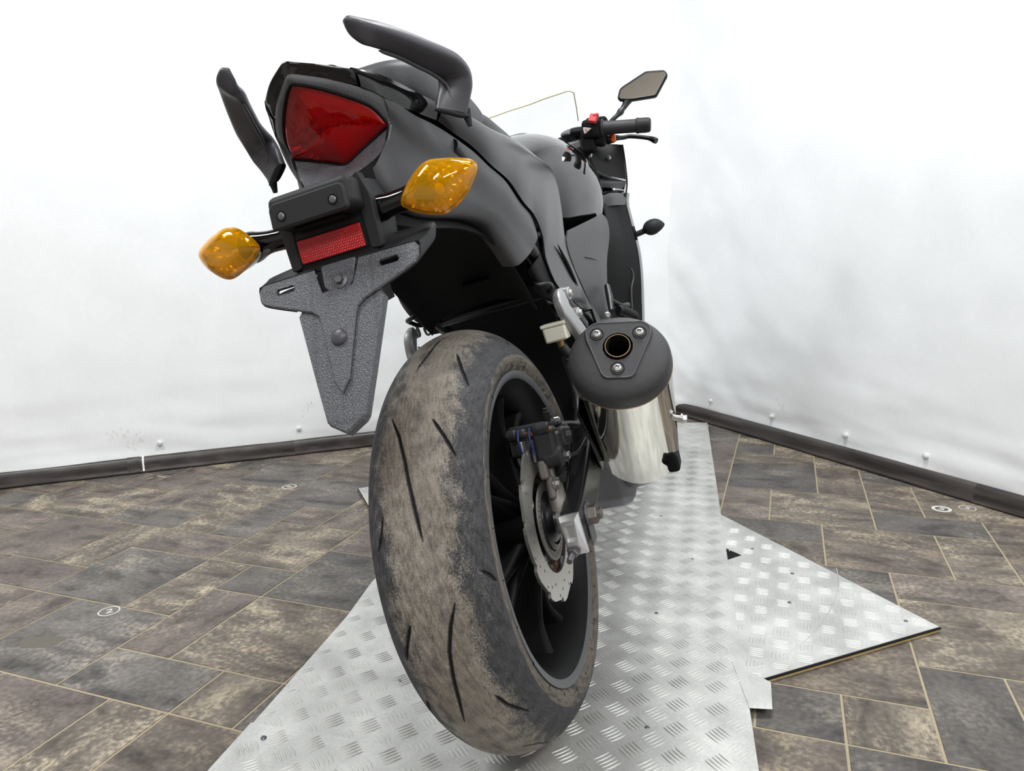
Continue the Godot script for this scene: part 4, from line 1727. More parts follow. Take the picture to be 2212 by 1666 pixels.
func muffler() -> void:
	var a := Vector3(0.250, 0.541, 0.083)       # middle of the end cap
	var b := Vector3(0.2030, 0.348, -0.205)      # front end
	var ax := (a - b).normalized()
	var up := (Vector3.UP - ax * ax.y).normalized()
	var rt := up.cross(ax).normalized()
	if rt.x < 0.0:
		rt = -rt
	var tw := deg_to_rad(13.0)
	var rt0 := rt
	rt = rt0 * cos(tw) - up * sin(tw)
	up = up * cos(tw) + rt0 * sin(tw)
	var sect := func(c: Vector3, rx: float, ry: float) -> PackedVector3Array:
		var o := PackedVector3Array()
		for n in 65:
			var t := TAU * n / 64.0
			o.append(c + rt * (cos(t) * rx) + up * (sin(t) * ry))
		return o
	var L := a.distance_to(b)
	var body := []
	for q in [[0.0, 0.0660, 0.0600], [-0.03, 0.0660, 0.0600], [-0.12, 0.0665, 0.0605], [-0.24, 0.067, 0.061], [-L + 0.012, 0.067, 0.061], [-L + 0.003, 0.0655, 0.0595], [-L, 0.062, 0.056]]:
		body.append(sect.call(a + ax * (q[0] - 0.022), q[1], q[2]))
	var mf := mk(bike, "muffler", join([grid_mesh(body, true)]), M.polished_steel, "polished steel muffler with black end cap")
	# front cone and link pipe
	var cone := []
	for q in [[-L, 0.062, 0.056], [-L - 0.03, 0.052, 0.047], [-L - 0.07, 0.032, 0.030], [-L - 0.12, 0.024, 0.024]]:
		cone.append(sect.call(a + ax * (q[0] - 0.022), q[1], q[2]))
	mk(mf, "front_cone", grid_mesh(cone, true), M.dull_steel)
	# end cap: short black cup with a domed face
	var cap := []
	for q in [[-0.026, 0.0675, 0.0615], [-0.020, 0.0678, 0.0618], [-0.006, 0.0668, 0.0608], [0.0, 0.0650, 0.0590], [0.005, 0.0600, 0.0545], [0.0085, 0.050, 0.0455], [0.0105, 0.036, 0.033]]:
		cap.append(sect.call(a + ax * q[0], q[1], q[2]))
	cap.append(sect.call(a + ax * 0.0112 + up * 0.006, 0.026, 0.025))
	cap.append(sect.call(a + ax * 0.0112 + up * 0.010, 0.0195, 0.0195))
	mk(mf, "end_cap", grid_mesh(cap, true), M.cap_plastic, "black end cap")
	mk(mf, "cap_rim", join([grid_mesh([sect.call(a + ax * -0.0265, 0.0672, 0.0612), sect.call(a + ax * -0.0275, 0.0680, 0.0620), sect.call(a + ax * -0.0285, 0.0672, 0.0612)], true)]), M.brass_edge, "thin bright rim behind the cap")
	# raised shield-shaped plate with the outlet
	var fr := Transform3D(Basis(rt, up, rt.cross(up)), a + ax * 0.0)
	if fr.basis.z.dot(ax) < 0.0:
		fr.basis.x = -fr.basis.x
		fr.basis.z = -fr.basis.z
	var sh := rounded(v2([-0.033, 0.0480, 0.033, 0.0480, 0.0450, 0.0370, 0.0435, 0.0220, 0.0210, -0.0365, -0.0190, -0.0365, -0.0435, 0.0220, -0.0450, 0.0370]), 0.010, 5)
	var hole := PackedVector2Array()
	for n in 28:
		hole.append(Vector2.from_angle(TAU * n / 28.0) * 0.0195 + Vector2(0, 0.010))
	mk(mf, "cap_plate", prism(sh, fr, -0.004, 0.0125, 0.003, [hole]), M.cap_plastic)
	var ridge := PackedVector3Array()
	for p in inset(sh if area2(sh) < 0.0 else rev(sh), 0.0028):
		ridge.append(fr * Vector3(p.x, p.y, 0.0122))
	ridge.append(ridge[0])
	mk(mf, "plate_ridge", tube(ridge, 0.0012, 6, false), M.bezel_plastic)
	var oc := a + up * 0.010
	mk(mf, "outlet_pipe", join([
		lathe(v2([-0.03, 0.0165, 0.0145, 0.0165]), along(oc, ax), 36),
		lathe(v2([0.0145, 0.0153, -0.06, 0.0153]), along(oc, ax), 36)]), M.soot, "sooty outlet pipe")
	mk(mf, "outlet_lip", lathe(v2([0.0143, 0.0166, 0.0152, 0.0163, 0.0152, 0.0155, 0.0143, 0.0152]), along(oc, ax), 36), M.brass_edge)
	mk(mf, "outlet_well", lathe(v2([0.0125, 0.0195, -0.01, 0.0195, -0.01, 0.0153]), along(oc, ax), 36), M.soot)
	for q in [Vector2(-0.0275, 0.0285), Vector2(0.0275, 0.0285), Vector2(0.0, -0.0215)]:
		mk(mf, "cap_screw", socket_screw(a + rt * q.x + up * q.y + ax * 0.0122, ax, 0.0062), M.zinc)
		mk(mf, "screw_seat", lathe(v2([0.0, 0.0085, 0.0006, 0.0092, 0.0012, 0.0085, 0.0, 0.0078]), along(a + rt * q.x + up * q.y + ax * 0.0120, ax), 24), M.dark_plastic)
	# mounting strap, bracket and bolt on the outer side
	mk(mf, "strap_bolt", join([cyl(a + ax * -0.19 + rt * 0.064 - up * 0.01, a + ax * -0.19 + rt * 0.078 - up * 0.012, 0.0045, 14), hexbolt(a + ax * -0.19 + rt * 0.075 - up * 0.012, rt, 0.0058, 0.006, 0.008)]), M.zinc)
	mk(mf, "foot_bracket", blk(a + ax * (-L + 0.02) + rt * 0.058 - up * 0.03, Vector3(0.02, 0.03, 0.05), 0.006), M.dark_plastic)
	# link pipe under the engine
	var ep := mk(bike, "exhaust_pipe", tube(cr(PackedVector3Array([b - ax * 0.1, Vector3(0.165, 0.245, -0.40), Vector3(0.12, 0.20, -0.55), Vector3(0.06, 0.17, -0.75), Vector3(0.05, 0.19, -0.95), Vector3(0.05, 0.33, -1.06)]), 40), 0.023, 18), M.dull_steel, "steel exhaust pipe")
	mk(ep, "collector_box", blk(Vector3(0.02, 0.20, -0.62), Vector3(0.2, 0.12, 0.22), 0.03), M.dull_steel)
	# heat shield between muffler and swingarm
	mk(ep, "heat_shield", shell(loft([v3([0.178, 0.50, 0.02, 0.165, 0.44, -0.08, 0.15, 0.37, -0.18]), v3([0.172, 0.47, 0.05, 0.158, 0.41, -0.05, 0.142, 0.33, -0.16])], 10, 5), 0.002), M.gloss_paint)

# ---------------------------------------------------------------- tail
const LAMP_EDGE := [0.0, 0.9365, 0.2615, 0.0065, 0.9349, 0.2571, 0.0132, 0.9325, 0.2524, 0.0259, 0.9267, 0.2404, 0.0366, 0.9205, 0.2301, 0.0479, 0.9133, 0.2177, 0.0566, 0.9068, 0.2062, 0.0619, 0.8996, 0.1975, 0.0643, 0.8912, 0.1889, 0.0651, 0.8825, 0.1809]
const BEZEL_EDGE := [0.0, 0.9475, 0.2645, 0.0088, 0.9454, 0.2590, 0.0276, 0.9388, 0.2442, 0.0411, 0.9326, 0.2342, 0.0556, 0.9253, 0.2192, 0.0668, 0.9180, 0.2056, 0.0749, 0.9102, 0.1933, 0.0775, 0.900, 0.1840, 0.0735, 0.8900, 0.1830, 0.0690, 0.8830, 0.1860]
const TAIL_TIP := [0.0, 0.9615, 0.2620, 0.0111, 0.9576, 0.2607, 0.0317, 0.9510, 0.2502, 0.0525, 0.9444, 0.2318, 0.060, 0.9430, 0.222]
const TAIL_UP := [0.058, 0.944, 0.227, 0.070, 0.941, 0.199, 0.084, 0.932, 0.175, 0.097, 0.920, 0.142, 0.108, 0.910, 0.111]
const GAP := [0.073, 0.917, 0.198, 0.082, 0.906, 0.181, 0.090, 0.893, 0.154, 0.098, 0.885, 0.121, 0.105, 0.875, 0.083, 0.116, 0.855, 0.031, 0.123, 0.837, 0.001, 0.127, 0.819, -0.058, 0.130, 0.790, -0.100, 0.131, 0.769, -0.151, 0.132, 0.738, -0.160]
const COWL_MID := [0.068, 0.880, 0.185, 0.076, 0.857, 0.166, 0.088, 0.839, 0.133, 0.100, 0.819, 0.086, 0.111, 0.798, 0.038, 0.119, 0.776, -0.022, 0.125, 0.744, -0.069, 0.129, 0.714, -0.111]
const COWL_LOW := [0.045, 0.835, 0.215, 0.058, 0.800, 0.205, 0.068, 0.778, 0.170, 0.078, 0.772, 0.125, 0.090, 0.769, 0.068, 0.100, 0.758, 0.006, 0.107, 0.729, -0.027, 0.114, 0.694, -0.052]
const SEAT_TOP := [0.108, 0.910, 0.111, 0.120, 0.903, 0.034, 0.128, 0.894, -0.048, 0.134, 0.890, -0.173, 0.138, 0.876, -0.288, 0.141, 0.863, -0.368, 0.143, 0.837, -0.384, 0.141, 0.788, -0.368, 0.138, 0.745, -0.346, 0.135, 0.706, -0.357, 0.133, 0.646, -0.409, 0.130, 0.585, -0.490]
const SEAT_LOW := [0.101, 0.890, 0.103, 0.109, 0.875, 0.066, 0.117, 0.861, 0.030, 0.126, 0.837, -0.008, 0.130, 0.819, -0.070, 0.134, 0.789, -0.109, 0.135, 0.768, -0.160, 0.137, 0.736, -0.173, 0.136, 0.696, -0.161, 0.134, 0.652, -0.202, 0.131, 0.622, -0.300, 0.126, 0.587, -0.430]

# the row of a mirrored curve runs the other way, so that panels face outwards on both sides
func two_sided(right: PackedVector3Array) -> PackedVector3Array:
	var o := mir(right)
	o.reverse()
	for i in range(1, right.size()):
		o.append(right[i])
	return o


func flip_rows(rows: Array) -> Array:
	var o := []
	for r in rows:
		var q: PackedVector3Array = r.duplicate()
		q.reverse()
		o.append(q)
	return o


func panel(curves: Array, nu: int, nv: int, thick: float, sg: float, straight := false) -> ArrayMesh:
	var cs := []
	for c in curves:
		cs.append(side(c, sg))
	var rows := loft(cs, nu, nv, straight)
	if sg < 0.0:
		rows = flip_rows(rows)
	return shell(rows, thick)


func mids(a: PackedVector3Array, b: PackedVector3Array, t: float, bulge: Vector3) -> PackedVector3Array:
	var n := 24
	var p := cr(a, n)
	var q := cr(b, n)
	var o := PackedVector3Array()
	for i in n + 1:
		o.append(p[i].lerp(q[i], t) + bulge)
	return o


func tail() -> void:
	# dark grey bezel round the lamp
	var be := two_sided(v3(BEZEL_EDGE))
	var le := two_sided(v3(LAMP_EDGE))
	var bz := mk(bike, "tail_bezel", shell(loft([be, mids(be, le, 0.5, Vector3(0, 0, 0.002)), le], 60, 4), 0.004), M.bezel_plastic, "dark grey grained bezel round the tail light")
	# sloped ledge below the lamp
	var top := two_sided(v3([0.0, 0.8565, 0.183, 0.02, 0.8640, 0.1825, 0.045, 0.8745, 0.182, 0.0651, 0.8825, 0.1809]))
	var low := two_sided(v3([0.0, 0.8285, 0.2340, 0.0278, 0.8290, 0.2396, 0.0501, 0.8463, 0.2087, 0.0630, 0.8636, 0.1942, 0.0690, 0.8830, 0.1860]))
	mk(bz, "lower_ledge", shell(flip_rows(loft([low, top], 40, 6, true)), 0.003), M.grain_plastic)
	# underside of the ledge down to the plate-lamp neck
	var neck := two_sided(v3([0.0, 0.810, 0.245, 0.028, 0.811, 0.240, 0.045, 0.820, 0.215, 0.055, 0.835, 0.200, 0.064, 0.862, 0.185]))
	mk(bz, "ledge_underside", shell(flip_rows(loft([neck, low], 40, 3, true)), 0.003), M.dark_plastic)
	# gloss black centre cover over the lamp
	var tip := two_sided(v3(TAIL_TIP))
	var bt := two_sided(v3([0.0, 0.9475, 0.2650, 0.0088, 0.9456, 0.2595, 0.0276, 0.9390, 0.2447, 0.0411, 0.9328, 0.2347, 0.0575, 0.9260, 0.2190]))
	var roof := two_sided(v3([0.0, 0.9600, 0.232, 0.012, 0.9580, 0.232, 0.03, 0.9530, 0.226, 0.047, 0.9465, 0.211, 0.056, 0.9430, 0.204]))
	mk(bike, "tail_cover", shell(loft([roof, tip, mids(tip, bt, 0.5, Vector3(0, 0, 0.0015)), bt], 48, 6), 0.003), M.gloss_paint, "gloss black cover at the tip of the tail")
	# top deck behind the seat
	var deck := []
	for q in [[0.235, 0.9570, 0.050, 0.9430], [0.20, 0.9540, 0.064, 0.9380], [0.15, 0.948, 0.090, 0.9210], [0.10, 0.938, 0.108, 0.9070]]:
		deck.append(two_sided(PackedVector3Array([Vector3(0, q[1], q[0]), Vector3(q[2] * 0.45, q[1] - 0.003, q[0]), Vector3(q[2] * 0.82, lerpf(q[1], q[3], 0.45), q[0]), Vector3(q[2], q[3], q[0])])))
	deck.reverse()
	mk(bike, "tail_deck", shell(loft(deck, 36, 6), 0.004), M.gloss_paint)
	for sg in [1.0, -1.0]:
		# gloss strip running forward from the tail tip
		var up := v3(TAIL_UP)
		var lo := v3([0.0600, 0.9235, 0.2175, 0.0680, 0.9180, 0.2060, 0.0760, 0.9100, 0.1935, 0.0860, 0.9000, 0.1680, 0.1010, 0.8900, 0.1080])
		mk(bike, "tail_side_strip", panel([up, mids(up, lo, 0.5, Vector3(0.003 * 1.0, 0.001, 0.0)), lo], 30, 4, 0.003, sg), M.gloss_paint, "gloss black strip along the tail")
		# grey rear cowl side
		var gp := v3(GAP)
		var md := v3(COWL_MID)
		var lw := v3(COWL_LOW)
		var inn := PackedVector3Array()
		for v in lw:
			inn.append(Vector3(v.x - 0.022, v.y + 0.004, v.z))
		mk(bike, "rear_cowl", panel([gp, mids(gp, md, 0.5, Vector3(0.004, 0.002, 0)), md, mids(md, lw, 0.55, Vector3(0.004, 0, 0)), lw, inn], 44, 5, 0.003, sg), M.side_plastic, "matte dark grey side panel of the tail")
		# glossy seat cowl
		var stp := v3(SEAT_TOP)
		var slo := v3(SEAT_LOW)
		var hem := PackedVector3Array()
		for v in stp:
			hem.append(Vector3(v.x - 0.020, v.y - 0.002, v.z - 0.004))
		mk(bike, "seat_cowl", panel([hem, stp, mids(stp, slo, 0.3, Vector3(0.006, 0, 0)), mids(stp, slo, 0.7, Vector3(0.005, 0, 0)), slo], 60, 5, 0.003, sg), M.satin_paint, "glossy black seat cowl")
		# dark liner behind the gap and along the lower edge
		var gi := PackedVector3Array()
		var go := PackedVector3Array()
		for v in gp:
			gi.append(Vector3(v.x - 0.012, v.y - 0.014, v.z - 0.002))
		for v in slo.slice(0, 9):
			go.append(Vector3(v.x - 0.008, v.y + 0.012, v.z))
		mk(bike, "gap_liner", panel([go, gi], 30, 3, 0.002, sg, true), M.dark_plastic)
		# slot cut along the front edge of the cowl and small oval hole
		mk(bike, "cowl_slot", tube(cr(side(v3([0.1455, 0.717, -0.234, 0.1445, 0.702, -0.257, 0.1435, 0.684, -0.286, 0.141, 0.659, -0.325, 0.139, 0.638, -0.361]), sg), 16), [0.0005, 0.0014, 0.002, 0.0024, 0.0026, 0.0028, 0.003, 0.003, 0.003, 0.003, 0.0028, 0.0026, 0.0024, 0.002, 0.0016, 0.001, 0.0004], 8), M.soot)
		# liner frame under the cowl
		mk(bike, "subframe_rail", tube(cr(side(v3([0.10, 0.86, 0.08, 0.112, 0.78, -0.05, 0.118, 0.69, -0.18, 0.118, 0.62, -0.30, 0.112, 0.56, -0.45]), sg), 24), 0.013, 12), M.black_metal)
		mk(bike, "rail_cover", panel([v3([0.131, 0.703, -0.150, 0.130, 0.668, -0.185, 0.128, 0.632, -0.235]), v3([0.118, 0.690, -0.130, 0.118, 0.655, -0.165, 0.116, 0.622, -0.215]), v3([0.105, 0.685, -0.14, 0.104, 0.65, -0.175, 0.104, 0.62, -0.23])], 10, 4, 0.003, sg), M.matte_plastic)


func tail_lamp() -> void:
	var tl := Node3D.new()
	tl.name = "tail_light"
	tl.set_meta("label", "large red kite-shaped tail light lens")
	bike.add_child(tl)
	var edge := two_sided(v3(LAMP_EDGE))
	var bot := two_sided(v3([0.0, 0.8565, 0.183, 0.02, 0.8640, 0.1825, 0.045, 0.8745, 0.182, 0.0651, 0.8825, 0.1809]))
	var rows := loft([edge, mids(edge, bot, 0.2, Vector3(0, 0.001, 0.005)), mids(edge, bot, 0.5, Vector3(0, 0.001, 0.008)), mids(edge, bot, 0.8, Vector3(0, 0, 0.005)), bot], 48, 5)
	mk(tl, "lens", shell(rows, 0.003), M.red_lens)
	# dark frame round the lens
	var outline := PackedVector3Array()
	for v in cr(edge, 60):
		outline.append(v + Vector3(0, 0.0, 0.001))
	var bb := cr(bot, 40)
	bb.reverse()
	for i in range(1, 40):
		outline.append(bb[i] + Vector3(0, 0.0, 0.001))
	outline.append(outline[0])
	mk(tl, "lens_seal", tube(outline, 0.0019, 8, false), M.dark_plastic)
	# housing behind the lens: grey stepped upper reflector and a bright smooth lower bowl
	var fr := rows
	var nr := fr.size() - 1
	for half in 2:
		var back := []
		for k in 9:
			var t := lerpf(0.0, 0.52, k / 8.0) if half == 0 else lerpf(0.5, 1.0, k / 8.0)
			var row := PackedVector3Array()
			for j in 49:
				var p: Vector3 = fr[int(t * nr)][j]
				var w := sin(PI * clampf(j / 48.0, 0.05, 0.95))
				var depth := 0.006 + 0.020 * pow(w, 0.6)
				if half == 0:
					depth += 0.0035 * (k % 2)
				row.append(p + Vector3(-p.x * 0.06, 0.0, -depth))
			back.append(row)
		mk(tl, "reflector_bowl" if half == 1 else "upper_reflector", grid_mesh(back), M.lamp_inner if half == 1 else M.lamp_mid)
	# rows of reflector facets seen through the lens
	for rr in [[0.40, 19, 0.016], [0.54, 17, 0.017]]:
		for n in rr[1]:
			var j: int = 6 + int(38.0 * n / (rr[1] - 1))
			var p: Vector3 = fr[int(rr[0] * nr)][j]
			mk(tl, "reflector_facet", blk(p + Vector3(-p.x * 0.06, 0, -rr[2]), Vector3(0.0030, 0.0036, 0.005), 0.0006, Vector3(0.5, 0.0, 0.78)), M.lamp_grey if n % 3 == 0 else M.dark_plastic)
	for n in 7:
		var p: Vector3 = fr[int(lerpf(0.35, 0.95, n / 6.0) * nr)][4 + n]
		mk(tl, "reflector_facet", blk(p + Vector3(0.003, 0, -0.009), Vector3(0.007, 0.004, 0.005), 0.0006, Vector3(0.3, 0.4, 0.2)), M.lamp_chrome)


func plate_holder() -> void:
	# plane of the holder: normal leans up and back
	var nrm := Vector3(0, 0.4243013, 0.90552107)
	var upv := Vector3(0, 0.90552107, -0.4243013)
	var fr := Transform3D(Basis(Vector3.RIGHT, upv, nrm), Vector3(0, 0.56, 0.362))
	var ph := mk(bike, "plate_holder", ArrayMesh.new(), M.grain_plastic, "grained black number plate holder with two slots")
	# Y-shaped front face
	var yr := v2([0.0310, 0.1950, 0.0975, 0.1940, 0.1022, 0.1880, 0.1010, 0.1760, 0.0970, 0.1700, 0.0823, 0.1632, 0.0540, 0.1522, 0.0330, 0.1440, 0.0245, 0.1370, 0.0212, 0.1265, 0.0092, 0.0580])
	var yy := PackedVector2Array()
	for p in yr:
		yy.append(p)
	yy.append(Vector2(0, 0.0440))
	for i in range(yr.size() - 1, -1, -1):
		yy.append(Vector2(-yr[i].x, yr[i].y))
	# notch under the reflector for the bolt pad
	for p in v2([-0.0285, 0.1950, -0.0240, 0.1790, -0.0200, 0.1665, -0.0085, 0.1575, 0.0085, 0.1575, 0.0200, 0.1665, 0.0240, 0.1790, 0.0285, 0.1950]):
		yy.append(p)
	var slots := []
	for sg in [-1.0, 1.0]:
		var s := PackedVector2Array()
		for k in 16:
			var a := TAU * k / 16.0
			s.append(Vector2(sg * 0.0660 + 0.0085 * signf(cos(a)) + 0.0042 * cos(a), 0.1800 + 0.0042 * sin(a)))
		slots.append(s)
	var face := prism(yy, fr, -0.0042, 0.0, 0.0014, slots)
	# leg below, a little lower than the face
	var leg := v2([-0.0535, 0.1455, -0.0345, 0.0640, -0.0232, 0.0175, -0.0195, 0.0125, 0.0, 0.0006, 0.0195, 0.0125, 0.0232, 0.0175, 0.0345, 0.0640, 0.0535, 0.1455, 0.040, 0.168, -0.040, 0.168])
	var legm := prism(leg, fr, -0.019, -0.004, 0.0022)
	ph.mesh = join([face, legm])
	# ridge line at the foot
	mk(ph, "foot_ridge", tube(PackedVector3Array([fr * Vector3(0, 0.043, -0.0042), fr * Vector3(0, 0.004, -0.0042)]), [0.0009, 0.0012], 6), M.grain_plastic)
	# side walls of the wings, swept forward
	for sg in [1.0, -1.0]:
		var e := [Vector2(0.030, 0.1945), Vector2(0.0975, 0.1935), Vector2(0.1015, 0.1880), Vector2(0.1004, 0.1765), Vector2(0.0965, 0.1708), Vector2(0.0823, 0.1640), Vector2(0.0545, 0.1532)]
		var f0 := PackedVector3Array()
		var f1 := PackedVector3Array()
		for p in e:
			f0.append(fr * Vector3(p.x, p.y, -0.003))
			var k := 1.0 if sg > 0.0 or p.x < 0.09 else 0.45
			f1.append(fr * Vector3(p.x + 0.001, p.y + 0.0437 * k, -0.003 - 0.043 * k))
		mk(ph, "wing_wall", panel([f0, f1], 28, 4, 0.002, sg, true), M.matte_plastic)
	# column between tail and holder
	var col := []
	for q in [[0.822, 0.046, 0.240, 0.10], [0.800, 0.050, 0.262, 0.075], [0.775, 0.052, 0.272, 0.06], [0.735, 0.050, 0.270, 0.055]]:
		var o := PackedVector3Array()
		for p in rounded(PackedVector2Array([Vector2(-q[1], 0), Vector2(q[1], 0), Vector2(q[1] + 0.003, -q[3]), Vector2(-q[1] - 0.003, -q[3])]), 0.006, 4):
			o.append(Vector3(p.x, q[0], q[2] + p.y))
		o.append(o[0])
		col.append(o)
	mk(ph, "column", grid_mesh(loft(col, 40, 4), true), M.matte_plastic)
	# raised frame right and left of the reflector
	for sg in [1.0, -1.0]:
		mk(ph, "column_flange", prism(rounded(v2([0.044, 0.742, 0.058, 0.740, 0.060, 0.800, 0.052, 0.826, 0.044, 0.822]), 0.004, 3), Transform3D(Basis(Vector3(sg, 0, 0), Vector3.UP, Vector3(0, 0, sg)), Vector3(0, 0, 0.2735 if sg > 0.0 else 0.2735)), -0.012 if sg > 0.0 else 0.0, 0.0 if sg > 0.0 else 0.012, 0.0012), M.matte_plastic)
	# bolt pad on a dark backing
	mk(ph, "pad_backing", prism(rounded(v2([-0.032, 0.150, 0.032, 0.150, 0.032, 0.204, -0.032, 0.204]), 0.004, 3), fr, -0.018, -0.0105, 0.001), M.matte_plastic)
	mk(ph, "bolt_pad", prism(rounded(v2([-0.0225, 0.200, -0.0185, 0.1720, -0.0100, 0.1640, 0.0100, 0.1640, 0.0185, 0.1720, 0.0225, 0.200]), 0.003, 3), fr, -0.012, -0.0045, 0.0012), M.grain_plastic)
	mk(ph, "hex_bolt", hexbolt(fr * Vector3(0.0035, 0.1745, -0.0045), nrm, 0.0052, 0.0052, 0.0088), M.dull_steel, "dark hex bolt")
	mk(ph, "rubber_button", lathe(v2([-0.003, 0.0098, 0.0005, 0.0098, 0.0022, 0.0090, 0.0036, 0.0068, 0.0044, 0.0035, 0.0046, 0.0]), along(fr * Vector3(0.0, 0.1070, 0.0), nrm), 30), M.rail_paint, "domed rubber button")
	# reflector
	var rf := mk(bike, "rear_reflector", prism(rounded(v2([-0.0435, 0.7445, 0.0435, 0.7445, 0.0430, 0.7735, -0.0430, 0.7735]), 0.003, 3), Transform3D(Basis(), Vector3(0, 0, 0.2745)), 0.0, 0.0022, 0.0008), M.dark_plastic, "red rectangular reflector")
	var cells := []
	for i in 26:
		for j in 9:
			var x := -0.0385 + 0.00308 * i + (0.00154 if j % 2 == 1 else 0.0)
			if x > 0.0392:
				continue
			cells.append(lathe(v2([0.0, 0.00178, 0.0009, 0.0]), along(Vector3(x, 0.7473 + 0.0029 * j, 0.2769), Vector3.BACK), 6))
	var prisms := mk(rf, "reflector_cells", join(cells), M.reflector_red)
	prisms.set_meta("kind", "stuff")
	mk(rf, "reflector_face", prism(rounded(v2([-0.0412, 0.7462, 0.0412, 0.7462, 0.0408, 0.7718, -0.0408, 0.7718]), 0.002, 3), Transform3D(Basis(), Vector3(0, 0, 0.2745)), 0.0, 0.0026, 0.0006), M.reflector_red)
	# number plate lamp: rounded box with a proud front cover
	var lean := Basis(Vector3.RIGHT, -0.12)
	var pl := mk(bike, "plate_lamp", join([
		rbox(Vector3(0.104, 0.036, 0.062), 0.009, Transform3D(lean, Vector3(0, 0.8015, 0.270))),
		prism(rounded(v2([-0.0475, -0.0150, 0.0475, -0.0150, 0.0475, 0.0090, 0.0430, 0.0145, -0.0430, 0.0145, -0.0475, 0.0090]), 0.005, 4), Transform3D(lean, Vector3(0, 0.7985, 0.2975)), 0.0, 0.0085, 0.0022)]), M.matte_plastic, "black number plate lamp box")
	mk(pl, "lamp_lens", blk(Vector3(0, 0.7818, 0.282), Vector3(0.062, 0.004, 0.018), 0.0015, Vector3(-0.12, 0, 0)), M.dark_plastic)
	for sg in [-1.0, 1.0]:
		mk(pl, "lamp_screw", cross_screw(Vector3(sg * 0.0322, 0.7975, 0.3058), Vector3(0, 0.12, 1), 0.0042), M.dull_steel)
		mk(pl, "screw_well", lathe(v2([0.0, 0.0052, 0.0005, 0.0060, 0.0009, 0.0056, 0.0003, 0.0048]), along(Vector3(sg * 0.0322, 0.7975, 0.3059), Vector3(0, 0.12, 1)), 20), M.dark_plastic)


func signals() -> void:
	for sg in [1.0, -1.0]:
		var ts := Node3D.new()
		ts.name = "turn_signal"
		ts.set_meta("label", "amber rear turn signal")
		bike.add_child(ts, true)
		var outline := v3([0.0930, 0.779, 0.2700, 0.1060, 0.796, 0.2660, 0.1270, 0.8110, 0.2600, 0.1500, 0.8085, 0.2565, 0.1690, 0.8030, 0.2530, 0.1775, 0.7960, 0.2560, 0.1770, 0.7880, 0.2600, 0.1640, 0.7700, 0.2660, 0.1470, 0.7585, 0.2710, 0.1330, 0.7560, 0.2730, 0.1130, 0.7630, 0.2725, 0.0990, 0.7715, 0.2715])
		var o := cr(outline, 48, true)
		var c := Vector3(0.1360, 0.785, 0.2650)
		var n := Vector3(0.12, 0.20, 0.97).normalized()
		var dome := []
		var cup := []
		var bowl := []
		for k in 11:
			var t := k / 10.0
			var row := PackedVector3Array()
			var rc := PackedVector3Array()
			var rb := PackedVector3Array()
			for j in 49:
				var e: Vector3 = o[j]
				var w := sqrt(maxf(1.0 - pow(1.0 - t, 2.6), 0.0))
				row.append(c.lerp(e, 1.0 - t) + n * (0.0165 * w))
				# housing narrows forward towards the stem
				var cc := Vector3(0.122, 0.786, 0.235)
				rc.append(e.lerp(cc, t * 0.999) - n * (0.020 * sin(t * PI * 0.5)) + (e - c) * (0.05 * sin(t * PI)))
				var facet := (0.0022 if (int(j / 2) + k) % 2 == 0 else -0.0022)
				rb.append(c.lerp(e, 0.93 - 0.92 * t) - n * (0.016 * sin(t * PI * 0.5) + facet))
			dome.append(side(row, sg))
			cup.append(side(rc, sg))
			bowl.append(side(rb, sg))
		if sg < 0.0:
			cup = flip_rows(cup)
		else:
			dome = flip_rows(dome)
			bowl = flip_rows(bowl)
		mk(ts, "lens", shell(dome, 0.0024), M.amber_lens, "amber lens")
		mk(ts, "reflector_bowl", flat(grid_mesh(bowl)), M.lamp_chrome)
		mk(ts, "housing", grid_mesh(cup, true), M.gloss_paint)
		var brd := PackedVector3Array()
		for p in o:
			brd.append(p)
		mk(ts, "lens_edge", tube(side(brd, sg), 0.0011, 6, false), M.amber_lens)
		mk(ts, "bulb", join([lathe(v2([-0.008, 0.004, 0.0, 0.0055, 0.006, 0.005, 0.010, 0.002, 0.0105, 0.0]), along(Vector3((c.x - 0.004) * sg, c.y - 0.002, c.z - 0.012), Vector3(n.x * sg, n.y, n.z)), 14)]), M.lamp_inner)
		var st := side(v3([0.054, 0.784, 0.246, 0.075, 0.785, 0.247, 0.098, 0.786, 0.248, 0.122, 0.786, 0.246]), sg)
		mk(ts, "stem", tube(cr(st, 12), [0.0150, 0.0150, 0.0135, 0.0132, 0.0130, 0.0130, 0.0130, 0.0135, 0.0145, 0.0160, 0.0180, 0.019, 0.019], 22), M.gloss_paint)


